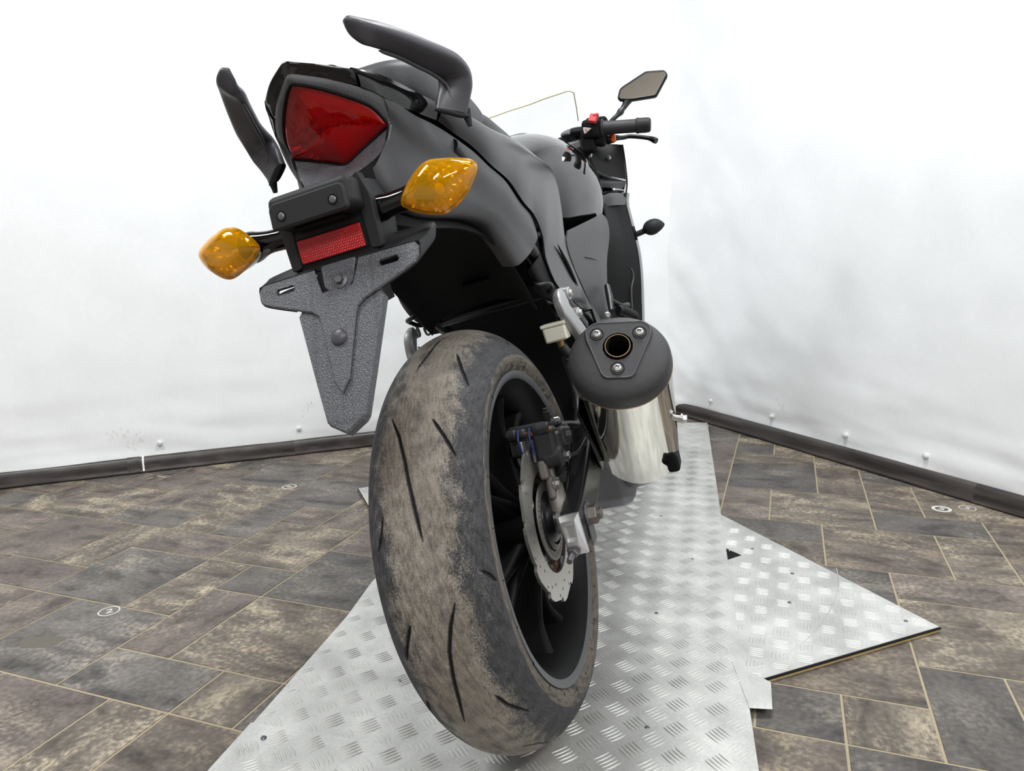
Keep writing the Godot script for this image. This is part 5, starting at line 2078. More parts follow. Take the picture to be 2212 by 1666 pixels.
func rails() -> void:
	var outer := v3([0.0754, 0.984, 0.255, 0.0819, 0.9815, 0.259, 0.0944, 0.9775, 0.252, 0.1081, 0.9707, 0.2327, 0.124, 0.9618, 0.2068, 0.1407, 0.9525, 0.1772, 0.1525, 0.9455, 0.155, 0.1600, 0.9390, 0.137, 0.1632, 0.9270, 0.1240, 0.1610, 0.9140, 0.1200, 0.1545, 0.9000, 0.1180, 0.1460, 0.8810, 0.1180])
	var inner := v3([0.0745, 0.978, 0.250, 0.076, 0.968, 0.245, 0.0830, 0.9575, 0.2405, 0.0880, 0.9580, 0.2180, 0.0995, 0.9535, 0.1915, 0.1090, 0.9460, 0.1700, 0.1155, 0.9405, 0.1540, 0.1195, 0.9360, 0.1390, 0.1215, 0.9325, 0.1250, 0.1195, 0.9220, 0.1230, 0.1165, 0.9100, 0.1290, 0.1130, 0.8960, 0.1360])
	for sg in [1.0, -1.0]:
		var rows := []
		var last := outer.size() - 1
		var prev := Vector3(0.0, 1.0, -0.5)
		for i in outer.size():
			var a := (outer[i] - inner[i]) * 0.5
			var ip := mini(i + 1, last)
			var im := maxi(i - 1, 0)
			var t := ((outer[ip] + inner[ip]) - (outer[im] + inner[im])).normalized()
			var b := a.cross(t).normalized()
			if b.dot(prev) < 0.0:
				b = -b
			prev = b
			var hb := 0.0085 * (0.2 + 0.8 * clampf(i / 2.0, 0.0, 1.0))
			if i == 0:
				a *= 0.3
			rows.append(oval_row((outer[i] + inner[i]) * 0.5 + b * hb * 0.3, a, b * hb, 0.62, 28))
		var rr := []
		for r in rows:
			rr.append(side(r, sg))
		var lf := loft_rows(rr, 4)
		if sg > 0.0:
			lf = flip_rows(lf)
		var mid := Vector3.ZERO
		for v in rr[0]:
			mid += v / rr[0].size()
		var gr := mk(bike, "grab_rail", join([grid_mesh(lf, true), fan(mid, lf[0], false)]), M.rail_paint, "dark grey passenger grab rail")
		mk(gr, "rail_rib", tube(cr(side(v3([0.092, 0.9530, 0.2180, 0.1035, 0.9480, 0.1940, 0.114, 0.9400, 0.170, 0.124, 0.9320, 0.146, 0.132, 0.9200, 0.1295, 0.134, 0.9050, 0.131]), sg), 24), [0.0006, 0.0018, 0.0024, 0.0026, 0.0026, 0.0026, 0.0026, 0.0026, 0.0026, 0.0026, 0.0026, 0.0026, 0.0026, 0.0026, 0.0026, 0.0026, 0.0026, 0.0026, 0.0026, 0.0026, 0.0024, 0.0022, 0.0018, 0.0012, 0.0005], 8), M.rail_paint)
		mk(gr, "foot_lip", tube(cr(side(v3([0.112, 0.895, 0.138, 0.124, 0.890, 0.133, 0.138, 0.882, 0.126, 0.147, 0.879, 0.120]), sg), 8), [0.0015, 0.003, 0.0036, 0.0036, 0.0036, 0.0036, 0.0036, 0.003, 0.0015], 10), M.matte_plastic)
		mk(gr, "hook_pin", tube(side(v3([0.1440, 0.888, 0.116, 0.1440, 0.880, 0.116, 0.1445, 0.868, 0.116]), sg), [0.0065, 0.0052, 0.003], 12), M.matte_plastic)


# rows already matched point by point
func loft_rows(rs: Array, nv: int) -> Array:
	var rows := []
	var m := rs.size()
	for i in m - 1:
		for k in nv:
			var row := PackedVector3Array()
			for j in rs[0].size():
				row.append(cat(rs[maxi(i - 1, 0)][j], rs[i][j], rs[i + 1][j], rs[mini(i + 2, m - 1)][j], k / float(nv)))
			rows.append(row)
	rows.append(rs[m - 1])
	return rows


func oval_row(c: Vector3, a: Vector3, b: Vector3, e: float, n: int) -> PackedVector3Array:
	var o := PackedVector3Array()
	for k in n + 1:
		var t := TAU * k / n
		o.append(c + a * (signf(cos(t)) * pow(absf(cos(t)), e)) + b * (signf(sin(t)) * pow(absf(sin(t)), e)))
	return o

# ---------------------------------------------------------------- seat, tank, fairing, controls
func body_rows(secs: Array, n: int, e: float) -> Array:
	# each section: z, half width, bottom y, top y
	var rows := []
	for q in secs:
		var row := PackedVector3Array()
		for k in n + 1:
			var t := TAU * k / n - PI * 0.5
			var ex: float = q[4] if q.size() > 4 else e
			var x: float = q[1] * signf(cos(t)) * pow(absf(cos(t)), ex)
			var yy := signf(sin(t)) * pow(absf(sin(t)), ex)
			row.append(Vector3(x, lerpf(q[2], q[3], yy * 0.5 + 0.5), q[0]))
		rows.append(row)
	return rows


func closed_body(secs: Array, n: int, e: float, nv := 5) -> ArrayMesh:
	var base := body_rows(secs, n, e)
	var rows := []
	for i in base.size() - 1:
		for k in nv:
			var row := PackedVector3Array()
			for j in n + 1:
				row.append(cat(base[maxi(i - 1, 0)][j], base[i][j], base[i + 1][j], base[mini(i + 2, base.size() - 1)][j], k / float(nv)))
			rows.append(row)
	rows.append(base[base.size() - 1])
	# sections run from rear to front
	var f := flip_rows(rows)
	return join([grid_mesh(f, true)])


func seats_and_tank() -> void:
	mk(bike, "pillion_seat", closed_body([[0.150, 0.02, 0.945, 0.955], [0.135, 0.07, 0.925, 0.972], [0.10, 0.098, 0.905, 0.983], [0.04, 0.108, 0.885, 0.985], [-0.06, 0.112, 0.86, 0.972], [-0.11, 0.110, 0.84, 0.952], [-0.125, 0.09, 0.84, 0.93]], 36, 0.62), M.seat_vinyl, "black pillion seat")
	mk(bike, "rider_seat", closed_body([[-0.05, 0.06, 0.86, 0.935], [-0.075, 0.115, 0.84, 0.948], [-0.16, 0.124, 0.80, 0.944], [-0.28, 0.122, 0.77, 0.932], [-0.40, 0.112, 0.76, 0.912], [-0.48, 0.09, 0.77, 0.90], [-0.52, 0.06, 0.79, 0.90]], 36, 0.62), M.seat_vinyl, "black rider seat")
	var tank := mk(bike, "fuel_tank", closed_body([[-0.40, 0.05, 0.80, 0.90, 0.8], [-0.43, 0.10, 0.775, 0.925, 0.75], [-0.50, 0.134, 0.72, 0.955, 0.80], [-0.60, 0.156, 0.70, 0.990, 0.86], [-0.70, 0.170, 0.69, 1.006, 0.92], [-0.80, 0.172, 0.70, 1.006, 0.92], [-0.90, 0.150, 0.82, 0.985, 0.7], [-0.97, 0.11, 0.84, 0.955, 0.75], [-1.0, 0.05, 0.87, 0.93, 0.8]], 48, 0.7, 6), M.gloss_paint, "gloss black fuel tank")
	mk(tank, "filler_cap", lathe(v2([-0.01, 0.042, 0.006, 0.042, 0.01, 0.036, 0.01, 0.0]), along(Vector3(0, 1.002, -0.72), Vector3(0, 1, 0.1)), 32), M.dull_steel)


func side_covers() -> void:
	for sg in [1.0, -1.0]:
		# grained knee panel below the tank
		var fr := v3([0.165, 0.783, -0.713, 0.168, 0.768, -0.760, 0.165, 0.733, -0.760, 0.160, 0.680, -0.663, 0.156, 0.630, -0.606, 0.151, 0.582, -0.580, 0.147, 0.549, -0.578])
		var re := v3([0.142, 0.744, -0.366, 0.139, 0.718, -0.339, 0.136, 0.678, -0.367, 0.134, 0.643, -0.411, 0.131, 0.591, -0.482, 0.130, 0.559, -0.532])
		var kp := mk(bike, "knee_panel", panel([fr, mids(fr, re, 0.33, Vector3(0.004, 0, 0)), mids(fr, re, 0.66, Vector3(0.003, 0, 0)), re], 30, 6, 0.003, -sg) if false else panel([re, mids(fr, re, 0.66, Vector3(0.003, 0, 0)), mids(fr, re, 0.33, Vector3(0.004, 0, 0)), fr], 30, 6, 0.003, sg), M.side_plastic, "matte grey panel under the tank")
		mk(kp, "panel_crease", tube(side(cr(v3([0.1500, 0.690, -0.455, 0.1525, 0.687, -0.50, 0.1570, 0.678, -0.57]), 8), sg), [0.0005, 0.0016, 0.002, 0.002, 0.002, 0.0016, 0.0012, 0.0008, 0.0003], 6), M.side_plastic)
		# lower frame plate behind the muffler
		mk(bike, "frame_plate", panel([v3([0.128, 0.60, -0.47, 0.128, 0.53, -0.50, 0.126, 0.42, -0.50, 0.12, 0.32, -0.52]), v3([0.134, 0.57, -0.57, 0.134, 0.52, -0.60, 0.132, 0.42, -0.62, 0.126, 0.32, -0.62])], 16, 4, 0.006, sg), M.black_metal)
		# fairing side: inner face, outer edge and outer skin
		var ed := v3([0.200, 0.845, -1.05, 0.193, 0.816, -1.04, 0.194, 0.778, -1.03, 0.198, 0.712, -1.00, 0.198, 0.662, -0.98, 0.192, 0.602, -0.95, 0.178, 0.520, -0.92, 0.165, 0.44, -0.86, 0.14, 0.34, -0.80])
		var ou := PackedVector3Array()
		var ot := PackedVector3Array()
		for v in ed:
			ou.append(v + Vector3(-0.004, 0.0, -0.10))
			ot.append(v + Vector3(-0.07, 0.0, -0.36))
		var sf := mk(bike, "side_fairing", panel([ed, ou, ot], 30, 6, 0.004, sg), M.gloss_paint, "gloss black side fairing")
		var inr := v3([0.150, 0.822, -0.90, 0.155, 0.789, -0.86, 0.157, 0.735, -0.82, 0.140, 0.681, -0.80, 0.121, 0.616, -0.80, 0.108, 0.543, -0.80, 0.10, 0.46, -0.78, 0.10, 0.36, -0.74])
		var fold := v3([0.172, 0.822, -0.98, 0.173, 0.780, -0.96, 0.176, 0.720, -0.92, 0.170, 0.665, -0.90, 0.160, 0.605, -0.885, 0.145, 0.530, -0.87, 0.135, 0.45, -0.82, 0.12, 0.35, -0.77])
		mk(sf, "inner_cover", panel([inr, fold, ed], 26, 6, 0.003, sg, true), M.dark_plastic)
		mk(sf, "duct_edge", tube(cr(side(v3([0.180, 0.735, -0.945, 0.175, 0.70, -0.93, 0.176, 0.655, -0.925, 0.183, 0.635, -0.925, 0.181, 0.615, -0.92, 0.172, 0.59, -0.90, 0.164, 0.54, -0.885]), sg), 30), 0.0024, 8), M.side_plastic)
		# upper block of the fairing beside the tank
		mk(sf, "upper_block", panel([v3([0.150, 0.850, -0.93, 0.170, 0.854, -0.97, 0.196, 0.852, -1.05]), v3([0.153, 0.833, -0.91, 0.173, 0.836, -0.95, 0.199, 0.836, -1.045]), v3([0.152, 0.812, -0.90, 0.172, 0.812, -0.94, 0.196, 0.812, -1.04])], 14, 6, 0.004, sg), M.gloss_paint)
		# cockpit side cover and its lip
		var cp := mk(bike, "cockpit_cover", panel([v3([0.150, 0.985, -1.02, 0.190, 0.978, -1.03, 0.222, 0.965, -1.02]), v3([0.140, 0.945, -0.98, 0.185, 0.935, -1.01, 0.218, 0.927, -1.03]), v3([0.128, 0.905, -0.955, 0.172, 0.895, -1.0, 0.209, 0.878, -1.05])], 14, 6, 0.004, sg), M.matte_plastic, "black cockpit side cover")
		mk(cp, "cover_lip", panel([v3([0.125, 0.903, -0.945, 0.170, 0.890, -0.985, 0.209, 0.873, -1.05]), v3([0.130, 0.885, -0.925, 0.172, 0.874, -0.965, 0.206, 0.866, -1.045]), v3([0.138, 0.868, -0.93, 0.174, 0.860, -0.97, 0.198, 0.853, -1.05])], 14, 5, 0.003, sg), M.satin_paint)
		mk(cp, "cover_screw", socket_screw(Vector3(0.183 * sg, 0.940, -1.004), Vector3(-0.3 * sg, 0.2, 1), 0.006), M.zinc)
		mk(cp, "outer_skin", panel([v3([0.222, 0.965, -1.02, 0.218, 0.927, -1.03, 0.209, 0.873, -1.05, 0.200, 0.845, -1.05]), v3([0.20, 0.96, -1.15, 0.20, 0.92, -1.15, 0.194, 0.873, -1.15, 0.188, 0.845, -1.15]), v3([0.13, 0.93, -1.36, 0.14, 0.90, -1.37, 0.14, 0.86, -1.37, 0.14, 0.84, -1.36])], 14, 6, 0.004, sg), M.gloss_paint)
		# front signal
		var fs := Node3D.new()
		fs.name = "front_signal"
		fs.set_meta("label", "black front turn signal body seen from behind")
		bike.add_child(fs, true)
		mk(fs, "housing", tube(cr(side(v3([0.208, 0.737, -1.22, 0.222, 0.740, -1.215, 0.245, 0.743, -1.215, 0.262, 0.742, -1.218, 0.272, 0.741, -1.222]), sg), 16), [0.006, 0.009, 0.013, 0.0175, 0.0205, 0.022, 0.0228, 0.023, 0.023, 0.0225, 0.0215, 0.020, 0.018, 0.0155, 0.012, 0.008, 0.003], 18), M.matte_plastic)
		mk(fs, "stem", tube(side(v3([0.182, 0.733, -1.22, 0.215, 0.738, -1.22]), sg), 0.0085, 12), M.matte_plastic)


func front_end() -> void:
	# headlight nose and screen
	mk(bike, "front_cowl", closed_body([[-1.10, 0.13, 0.78, 1.05], [-1.20, 0.15, 0.76, 1.02], [-1.30, 0.14, 0.74, 0.96], [-1.42, 0.10, 0.72, 0.86], [-1.50, 0.04, 0.74, 0.80]], 36, 0.75), M.gloss_paint, "gloss black front cowl")
	var ws := mk(bike, "windscreen", ArrayMesh.new(), M.screen_plastic, "clear low windscreen with a yellowish rim")
	var top := two_sided(v3([0.0, 1.147, -1.045, 0.05, 1.146, -1.035, 0.09, 1.143, -1.025, 0.118, 1.141, -1.020, 0.130, 1.134, -1.028]))
	var low := two_sided(v3([0.0, 1.03, -1.20, 0.06, 1.035, -1.19, 0.10, 1.045, -1.15, 0.115, 1.055, -1.10, 0.118, 1.06, -1.085]))
	ws.mesh = shell(loft([top, mids(top, low, 0.5, Vector3(0, 0.01, -0.01)), low], 40, 6), 0.003)
	var rim := cr(top, 40)
	var edge := PackedVector3Array([Vector3(-0.117, 1.071, -1.08)])
	for v in rim:
		edge.append(v)
	edge.append(Vector3(0.124, 1.10, -1.055))
	edge.append(Vector3(0.117, 1.071, -1.08))
	mk(ws, "screen_edge", tube(edge, 0.0018, 6), M.screen_edge)
	mk(bike, "dashboard", blk(Vector3(0, 1.0, -1.06), Vector3(0.2, 0.07, 0.06), 0.015, Vector3(0.6, 0, 0)), M.dark_plastic)
	# fork, triple clamp
	for sg in [1.0, -1.0]:
		mk(bike, "fork_leg", tube(v3([0.105 * sg, 1.00, -1.00, 0.105 * sg, 0.62, -1.17, 0.105 * sg, 0.31, -1.40]), [0.021, 0.024, 0.03], 18), M.black_metal)
		mk(bike, "clip_on", join([cyl(Vector3(0.105 * sg, 0.995, -1.0), Vector3(0.105 * sg, 1.035, -0.985), 0.03, 24, 0.003), tube(v3([0.11 * sg, 1.025, -0.965, 0.20 * sg, 1.004, -0.93]), 0.011, 12)]), M.black_metal)
	mk(bike, "top_clamp", blk(Vector3(0, 0.99, -1.0), Vector3(0.26, 0.03, 0.08), 0.01), M.dull_steel)
	# right-hand controls
	var g0 := Vector3(0.190, 1.006, -0.930)
	var g1 := Vector3(0.276, 0.985, -0.930)
	var d := (g1 - g0).normalized()
	for sg in [1.0, -1.0]:
		var a := Vector3(g0.x * sg, g0.y, g0.z)
		var b := Vector3(g1.x * sg, g1.y, g1.z)
		var dd := (b - a).normalized()
		var hb := mk(bike, "handlebar_grip", lathe(v2([0.0, 0.0, 0.0, 0.021, 0.004, 0.022, 0.006, 0.0175, 0.03, 0.0165, 0.06, 0.0165, 0.085, 0.0165, 0.088, 0.0172]), along(a, dd), 28), M.grip_rubber, "black rubber grip")
		mk(hb, "bar_end", lathe(v2([0.0885, 0.0, 0.0885, 0.0185, 0.091, 0.0198, 0.096, 0.0185, 0.112, 0.0185, 0.121, 0.0175, 0.124, 0.014, 0.1242, 0.004, 0.122, 0.0]), along(a, dd), 28), M.matte_plastic, "round bar end weight")
		# switch housing
		var sw := mk(bike, "switch_housing", join([
			blk(Vector3(0.166 * sg, 1.010, -0.935), Vector3(0.052, 0.048, 0.05), 0.012, Vector3(0, 0, -0.22 * sg)),
			blk(Vector3(0.150 * sg, 0.985, -0.94), Vector3(0.035, 0.06, 0.04), 0.01, Vector3(0, 0, -0.1 * sg)),
			blk(Vector3(0.180 * sg, 0.985, -0.945), Vector3(0.03, 0.04, 0.04), 0.01, Vector3(0, 0, -0.3 * sg))]), M.dark_plastic, "black handlebar switch housing")
		if sg > 0.0:
			mk(sw, "stop_switch", join([blk(Vector3(0.178, 1.030, -0.905), Vector3(0.020, 0.022, 0.014), 0.003, Vector3(-0.4, 0, -0.5)), blk(Vector3(0.187, 1.036, -0.905), Vector3(0.014, 0.008, 0.014), 0.003, Vector3(0, 0, -0.1))]), M.red_switch, "red engine stop switch")
			var tr := rounded(v2([0.147, 1.0175, 0.1695, 1.0085, 0.1475, 0.999]), 0.004, 4)
			mk(sw, "hazard_button", prism(tr, Transform3D(Basis(), Vector3(0, 0, -0.908)), 0.0, 0.006, 0.001), M.grey_button, "pale grey triangular hazard button")
			mk(sw, "hazard_symbol", prism(v2([0.1508, 1.0040, 0.1585, 1.0060, 0.1530, 1.0125]), Transform3D(Basis(), Vector3(0, 0, -0.908)), 0.004, 0.0064, 0.0001, [v2([0.1522, 1.0056, 0.1560, 1.0066, 0.1534, 1.0102])]), M.red_switch, "small red triangle")
		# lever and its pivot
		var lv := mk(bike, "lever", tube(cr(side(v3([0.195, 0.984, -0.965, 0.215, 0.979, -0.970, 0.232, 0.976, -0.985, 0.252, 0.974, -0.990, 0.294, 0.956, -0.985, 0.313, 0.941, -0.975]), sg), 20), [0.010, 0.010, 0.009, 0.008, 0.007, 0.006, 0.0058, 0.0056, 0.0055, 0.0055, 0.0055, 0.0055, 0.0055, 0.0055, 0.0055, 0.0055, 0.0055, 0.006, 0.007, 0.0078, 0.0075], 12), M.black_metal, "black control lever")
		mk(lv, "lever_adjuster", join([cyl(Vector3(0.209 * sg, 0.968, -0.955), Vector3(0.211 * sg, 0.990, -0.955), 0.0075, 20), cyl(Vector3(0.208 * sg, 0.973, -0.955), Vector3(0.2085 * sg, 0.977, -0.955), 0.0095, 20)]), M.orange_anodised, "orange lever adjuster")
		mk(bike, "master_cylinder", join([blk(Vector3(0.175 * sg, 1.028, -0.985), Vector3(0.055, 0.035, 0.04), 0.008, Vector3(0, 0, -0.2 * sg)), blk(Vector3(0.20 * sg, 0.985, -0.975), Vector3(0.03, 0.03, 0.03), 0.008)]), M.dark_plastic)
		# mirror
		var mo := v3([0.241, 1.074, -0.990, 0.251, 1.094, -0.990, 0.261, 1.099, -0.985, 0.326, 1.117, -0.980, 0.372, 1.1055, -0.975, 0.378, 1.091, -0.975, 0.338, 1.048, -0.975, 0.270, 1.058, -0.985, 0.246, 1.066, -0.990])
		var c := Vector3(0.308, 1.084, -0.981)
		var nm := Vector3(0.06, -0.01, 1.0).normalized()
		var u := Vector3.UP.cross(nm).normalized()
		var vv := nm.cross(u)
		var poly := PackedVector2Array()
		for p in mo:
			poly.append(Vector2((p - c).dot(u), (p - c).dot(vv)))
		poly = rounded(poly, 0.006, 4)
		var xf := Transform3D(Basis(u, vv, nm), c)
		if sg < 0.0:
			var pm := PackedVector2Array()
			for p in poly:
				pm.append(Vector2(-p.x, p.y))
			poly = pm
			xf = Transform3D(Basis(Vector3(u.x, -u.y, -u.z), Vector3(-vv.x, vv.y, vv.z), Vector3(-nm.x, nm.y, nm.z)), Vector3(-c.x, c.y, c.z))
		var mr := mk(bike, "mirror", prism(poly, xf, -0.022, 0.0, 0.004), M.matte_plastic, "angular rear-view mirror on a short stalk")
		var small := inset(poly if area2(poly) < 0.0 else rev(poly), 0.005)
		mk(mr, "mirror_glass", prism(small, xf, -0.002, 0.0006, 0.0003), M.mirror_glass)
		mk(mr, "mirror_stalk", tube(cr(side(v3([0.268, 1.066, -0.992, 0.252, 1.048, -0.982, 0.238, 1.034, -0.968, 0.219, 1.022, -0.958, 0.205, 1.012, -0.955]), sg), 16), [0.012, 0.011, 0.0095, 0.0085, 0.008, 0.0075, 0.007, 0.009, 0.009, 0.007, 0.006, 0.006, 0.006, 0.006, 0.006, 0.006, 0.006], 14), M.black_metal)
	# cables
	for q in [[0.13, 0.0], [0.115, 0.012], [0.10, -0.01]]:
		mk(bike, "cable", tube(cr(PackedVector3Array([Vector3(0.155, 0.99, -0.955), Vector3(q[0], 1.0 + q[1], -1.02), Vector3(q[0] - 0.03, 0.93 + q[1], -1.05), Vector3(q[0] - 0.05, 0.86, -1.0)]), 20), 0.0038, 8), M.hose)
	mk(bike, "cable", tube(cr(v3([0.14, 0.96, -0.96, 0.128, 0.93, -0.94, 0.15, 0.905, -0.96, 0.175, 0.885, -0.985]), 20), 0.006, 10), M.hose)
	# front wheel, mudguard
	var z := -1.41
	var f := Transform3D(Basis(Vector3.UP, 0.0), Vector3(0, 0.30, z))
	var prof := PackedVector2Array()
	for k in 25:
		var s := -1.0 + 2.0 * k / 24.0
		var a := s * 1.35
		prof.append(Vector2(0.061 * sin(a), 0.238 + 0.062 * cos(a)))
	prof.insert(0, Vector2(-0.052, 0.232))
	prof.append(Vector2(0.052, 0.232))
	var fw := mk(bike, "front_wheel", lathe(prof, f, 72), M.rubber, "front tyre and wheel")
	mk(fw, "rim", join([lathe(v2([-0.054, 0.236, -0.048, 0.238, -0.03, 0.21, 0.03, 0.21, 0.048, 0.238, 0.054, 0.236, 0.04, 0.2, -0.04, 0.2, -0.054, 0.236]), f, 60)]), M.rim_paint)
	mk(fw, "hub", lathe(v2([-0.06, 0.02, -0.06, 0.045, 0.06, 0.045, 0.06, 0.02]), f, 30), M.rim_paint)
	for k in 6:
		var a := TAU * k / 6.0
		var u := Vector3(0, sin(a), cos(a))
		mk(fw, "spoke", tube(PackedVector3Array([f.origin + u * 0.035, f.origin + u * 0.203]), [0.022, 0.015], 10), M.rim_paint)
	mk(fw, "front_disc", lathe(v2([-0.072, 0.10, -0.072, 0.16, -0.067, 0.16, -0.067, 0.10]), f, 48), M.disc_steel)
	mk(bike, "front_mudguard", shell(loft([v3([-0.075, 0.30, -1.08, -0.075, 0.55, -1.17, -0.075, 0.64, -1.42, -0.07, 0.56, -1.65]), v3([0, 0.32, -1.05, 0, 0.585, -1.15, 0, 0.675, -1.42, 0, 0.59, -1.67]), v3([0.075, 0.30, -1.08, 0.075, 0.55, -1.17, 0.075, 0.64, -1.42, 0.07, 0.56, -1.65])], 24, 6), 0.003), M.gloss_paint)


func rev(p: PackedVector2Array) -> PackedVector2Array:
	var q := p.duplicate()
	q.reverse()
	return q


func under_parts() -> void:
	# domed undertray behind the seat
	var tray := []
	for q in [[0.225, 0.030, 0.812], [0.17, 0.062, 0.795], [0.08, 0.082, 0.790], [0.0, 0.092, 0.775], [-0.06, 0.098, 0.745], [-0.12, 0.098, 0.700], [-0.17, 0.096, 0.655]]:
		tray.append(two_sided(PackedVector3Array([Vector3(0, q[2], q[0]), Vector3(q[1] * 0.5, q[2] - 0.004, q[0]), Vector3(q[1] * 0.85, q[2] - 0.016, q[0]), Vector3(q[1], q[2] - 0.035, q[0])])))
	var ut := mk(bike, "undertray", shell(loft(tray, 30, 5), 0.003), M.dark_plastic, "black plastic undertray above the tyre")
	mk(ut, "tray_pad", blk(Vector3(0.02, 0.690, -0.128), Vector3(0.045, 0.008, 0.02), 0.003, Vector3(0.6, 0, 0)), M.dark_plastic)
	mk(ut, "tray_clip", lathe(v2([-0.002, 0.0065, 0.002, 0.006, 0.003, 0.0]), along(Vector3(0.110, 0.707, -0.052), Vector3(0.5, -0.6, 0.4)), 18), M.matte_plastic)
	# inner mudguard, cross tube, shock and engine block deep behind the tyre
	mk(bike, "cross_tube", tube(v3([-0.105, 0.640, -0.25, 0.105, 0.644, -0.25]), 0.011, 14), M.black_metal)
	mk(bike, "inner_mudguard", shell(loft([v3([-0.095, 0.66, -0.19, 0, 0.675, -0.19, 0.095, 0.66, -0.19]), v3([-0.095, 0.60, -0.30, 0, 0.61, -0.31, 0.095, 0.60, -0.30]), v3([-0.09, 0.50, -0.36, 0, 0.51, -0.37, 0.09, 0.50, -0.36]), v3([-0.085, 0.36, -0.37, 0, 0.37, -0.38, 0.085, 0.36, -0.37])], 18, 6), 0.003), M.dark_plastic)
	var en := mk(bike, "engine", join([blk(Vector3(0, 0.42, -0.72), Vector3(0.24, 0.34, 0.40), 0.04), blk(Vector3(0, 0.62, -0.86), Vector3(0.22, 0.24, 0.24), 0.03, Vector3(-0.4, 0, 0)), blk(Vector3(0, 0.66, -0.62), Vector3(0.20, 0.16, 0.3), 0.03)]), M.black_metal, "black engine block")
	mk(en, "clutch_cover", lathe(v2([0.10, 0.095, 0.135, 0.09, 0.15, 0.07, 0.152, 0.0]), Transform3D(Basis(), Vector3(0, 0.38, -0.72)), 36), M.black_metal)
	mk(bike, "radiator", blk(Vector3(0, 0.58, -1.06), Vector3(0.3, 0.3, 0.03), 0.008, Vector3(-0.25, 0, 0)), M.black_metal)
	for sg in [1.0, -1.0]:
		# luggage hook
		mk(bike, "luggage_hook", tube(cr(side(v3([0.100, 0.700, -0.178, 0.100, 0.676, -0.166, 0.112, 0.660, -0.145, 0.128, 0.657, -0.155, 0.131, 0.652, -0.172, 0.122, 0.643, -0.188, 0.110, 0.644, -0.192, 0.101, 0.655, -0.188, 0.099, 0.685, -0.188]), sg), 36), 0.0038, 8), M.black_metal, "black wire luggage hook")
		mk(bike, "hook_loop", tube(cr(side(v3([0.106, 0.642, -0.21, 0.112, 0.626, -0.205, 0.121, 0.624, -0.207, 0.126, 0.636, -0.212]), sg), 16), 0.0022, 8), M.dull_steel)
		# passenger footpeg hanger: a curved flat bar with two bosses
		var hp := cr(v3([0.1375, 0.642, -0.186, 0.1390, 0.626, -0.172, 0.1430, 0.604, -0.170, 0.1500, 0.575, -0.190, 0.1560, 0.540, -0.222, 0.162, 0.480, -0.285]), 20)
		var hr := []
		for i in hp.size():
			var k := 1.0 if i > 1 else (0.45 if i == 0 else 0.85)
			hr.append(side(oval_row(hp[i], Vector3(0.0085, 0.002, 0.003) * k, Vector3(-0.004, 0.004 if i < 4 else -0.002, 0.017) * k, 0.5, 20), sg))
		var hm := Vector3.ZERO
		for v in hr[0]:
			hm += v / hr[0].size()
		if sg < 0.0:
			hr = flip_rows(hr)
		var pg := mk(bike, "footpeg_hanger", join([grid_mesh(hr, true), fan(hm, hr[0], true),
			cyl(Vector3(0.134 * sg, 0.634, -0.205), Vector3(0.152 * sg, 0.632, -0.202), 0.0115, 24, 0.0015),
			cyl(Vector3(0.142 * sg, 0.598, -0.210), Vector3(0.159 * sg, 0.596, -0.206), 0.0095, 24, 0.0015)]), M.cast_aluminium, "bare cast aluminium passenger footpeg hanger")
		for q in [Vector3(0.152, 0.632, -0.202), Vector3(0.159, 0.596, -0.206)]:
			mk(pg, "hanger_bolt", socket_screw(Vector3(q.x * sg, q.y, q.z), Vector3(sg, 0, 0.1), 0.0062), M.zinc)
		mk(pg, "footpeg", tube(side(v3([0.16, 0.475, -0.29, 0.175, 0.478, -0.36]), sg), 0.012, 14), M.rubber)
		# rider footpeg
		mk(bike, "rider_peg", join([tube(side(v3([0.13, 0.40, -0.50, 0.215, 0.405, -0.47]), sg), 0.012, 14), tube(side(v3([0.135, 0.50, -0.50, 0.150, 0.45, -0.49, 0.14, 0.40, -0.50]), sg), 0.012, 12)]), M.black_metal)
	# rear brake reservoir and hose
	var rv := mk(bike, "brake_reservoir", prism(rounded(v2([0.1015, 0.5605, 0.1400, 0.5615, 0.1395, 0.5875, 0.1000, 0.5870]), 0.004, 4), Transform3D(Basis(), Vector3(0, 0, -0.185)), 0.0, 0.030, 0.003), M.reservoir_plastic, "cloudy white brake fluid reservoir")
	mk(rv, "reservoir_cap", rbox(Vector3(0.043, 0.006, 0.034), 0.002, Transform3D(Basis(Vector3.BACK, 0.02), Vector3(0.1198, 0.5895, -0.170))), M.reservoir_plastic)
	mk(rv, "reservoir_neck", cyl(Vector3(0.124, 0.548, -0.17), Vector3(0.122, 0.562, -0.17), 0.006, 16), M.pad_brass)
	mk(rv, "reservoir_hose", tube(cr(v3([0.124, 0.551, -0.17, 0.130, 0.537, -0.172, 0.140, 0.525, -0.18, 0.155, 0.51, -0.20]), 14), 0.0085, 12), M.hose)
	mk(rv, "hose_clamp", cyl(Vector3(0.1355, 0.5305, -0.1755), Vector3(0.139, 0.527, -0.178), 0.0095, 18), M.rubber)
	# shock linkage bits seen between tyre and muffler
	mk(bike, "brake_pipe", tube(cr(v3([0.108, 0.50, -0.30, 0.120, 0.49, -0.24, 0.124, 0.47, -0.20, 0.122, 0.44, -0.17]), 14), 0.008, 12), M.hose)
	mk(bike, "shock_absorber", tube(cr(v3([0, 0.62, -0.44, 0, 0.40, -0.40]), 30), [0.03, 0.034, 0.028, 0.034, 0.028, 0.034, 0.028, 0.034, 0.028, 0.034, 0.028, 0.034, 0.028, 0.034, 0.028, 0.034, 0.028, 0.034, 0.028, 0.034, 0.028, 0.034, 0.028, 0.034, 0.028, 0.034, 0.028, 0.03, 0.03, 0.03, 0.03], 18), M.black_metal)
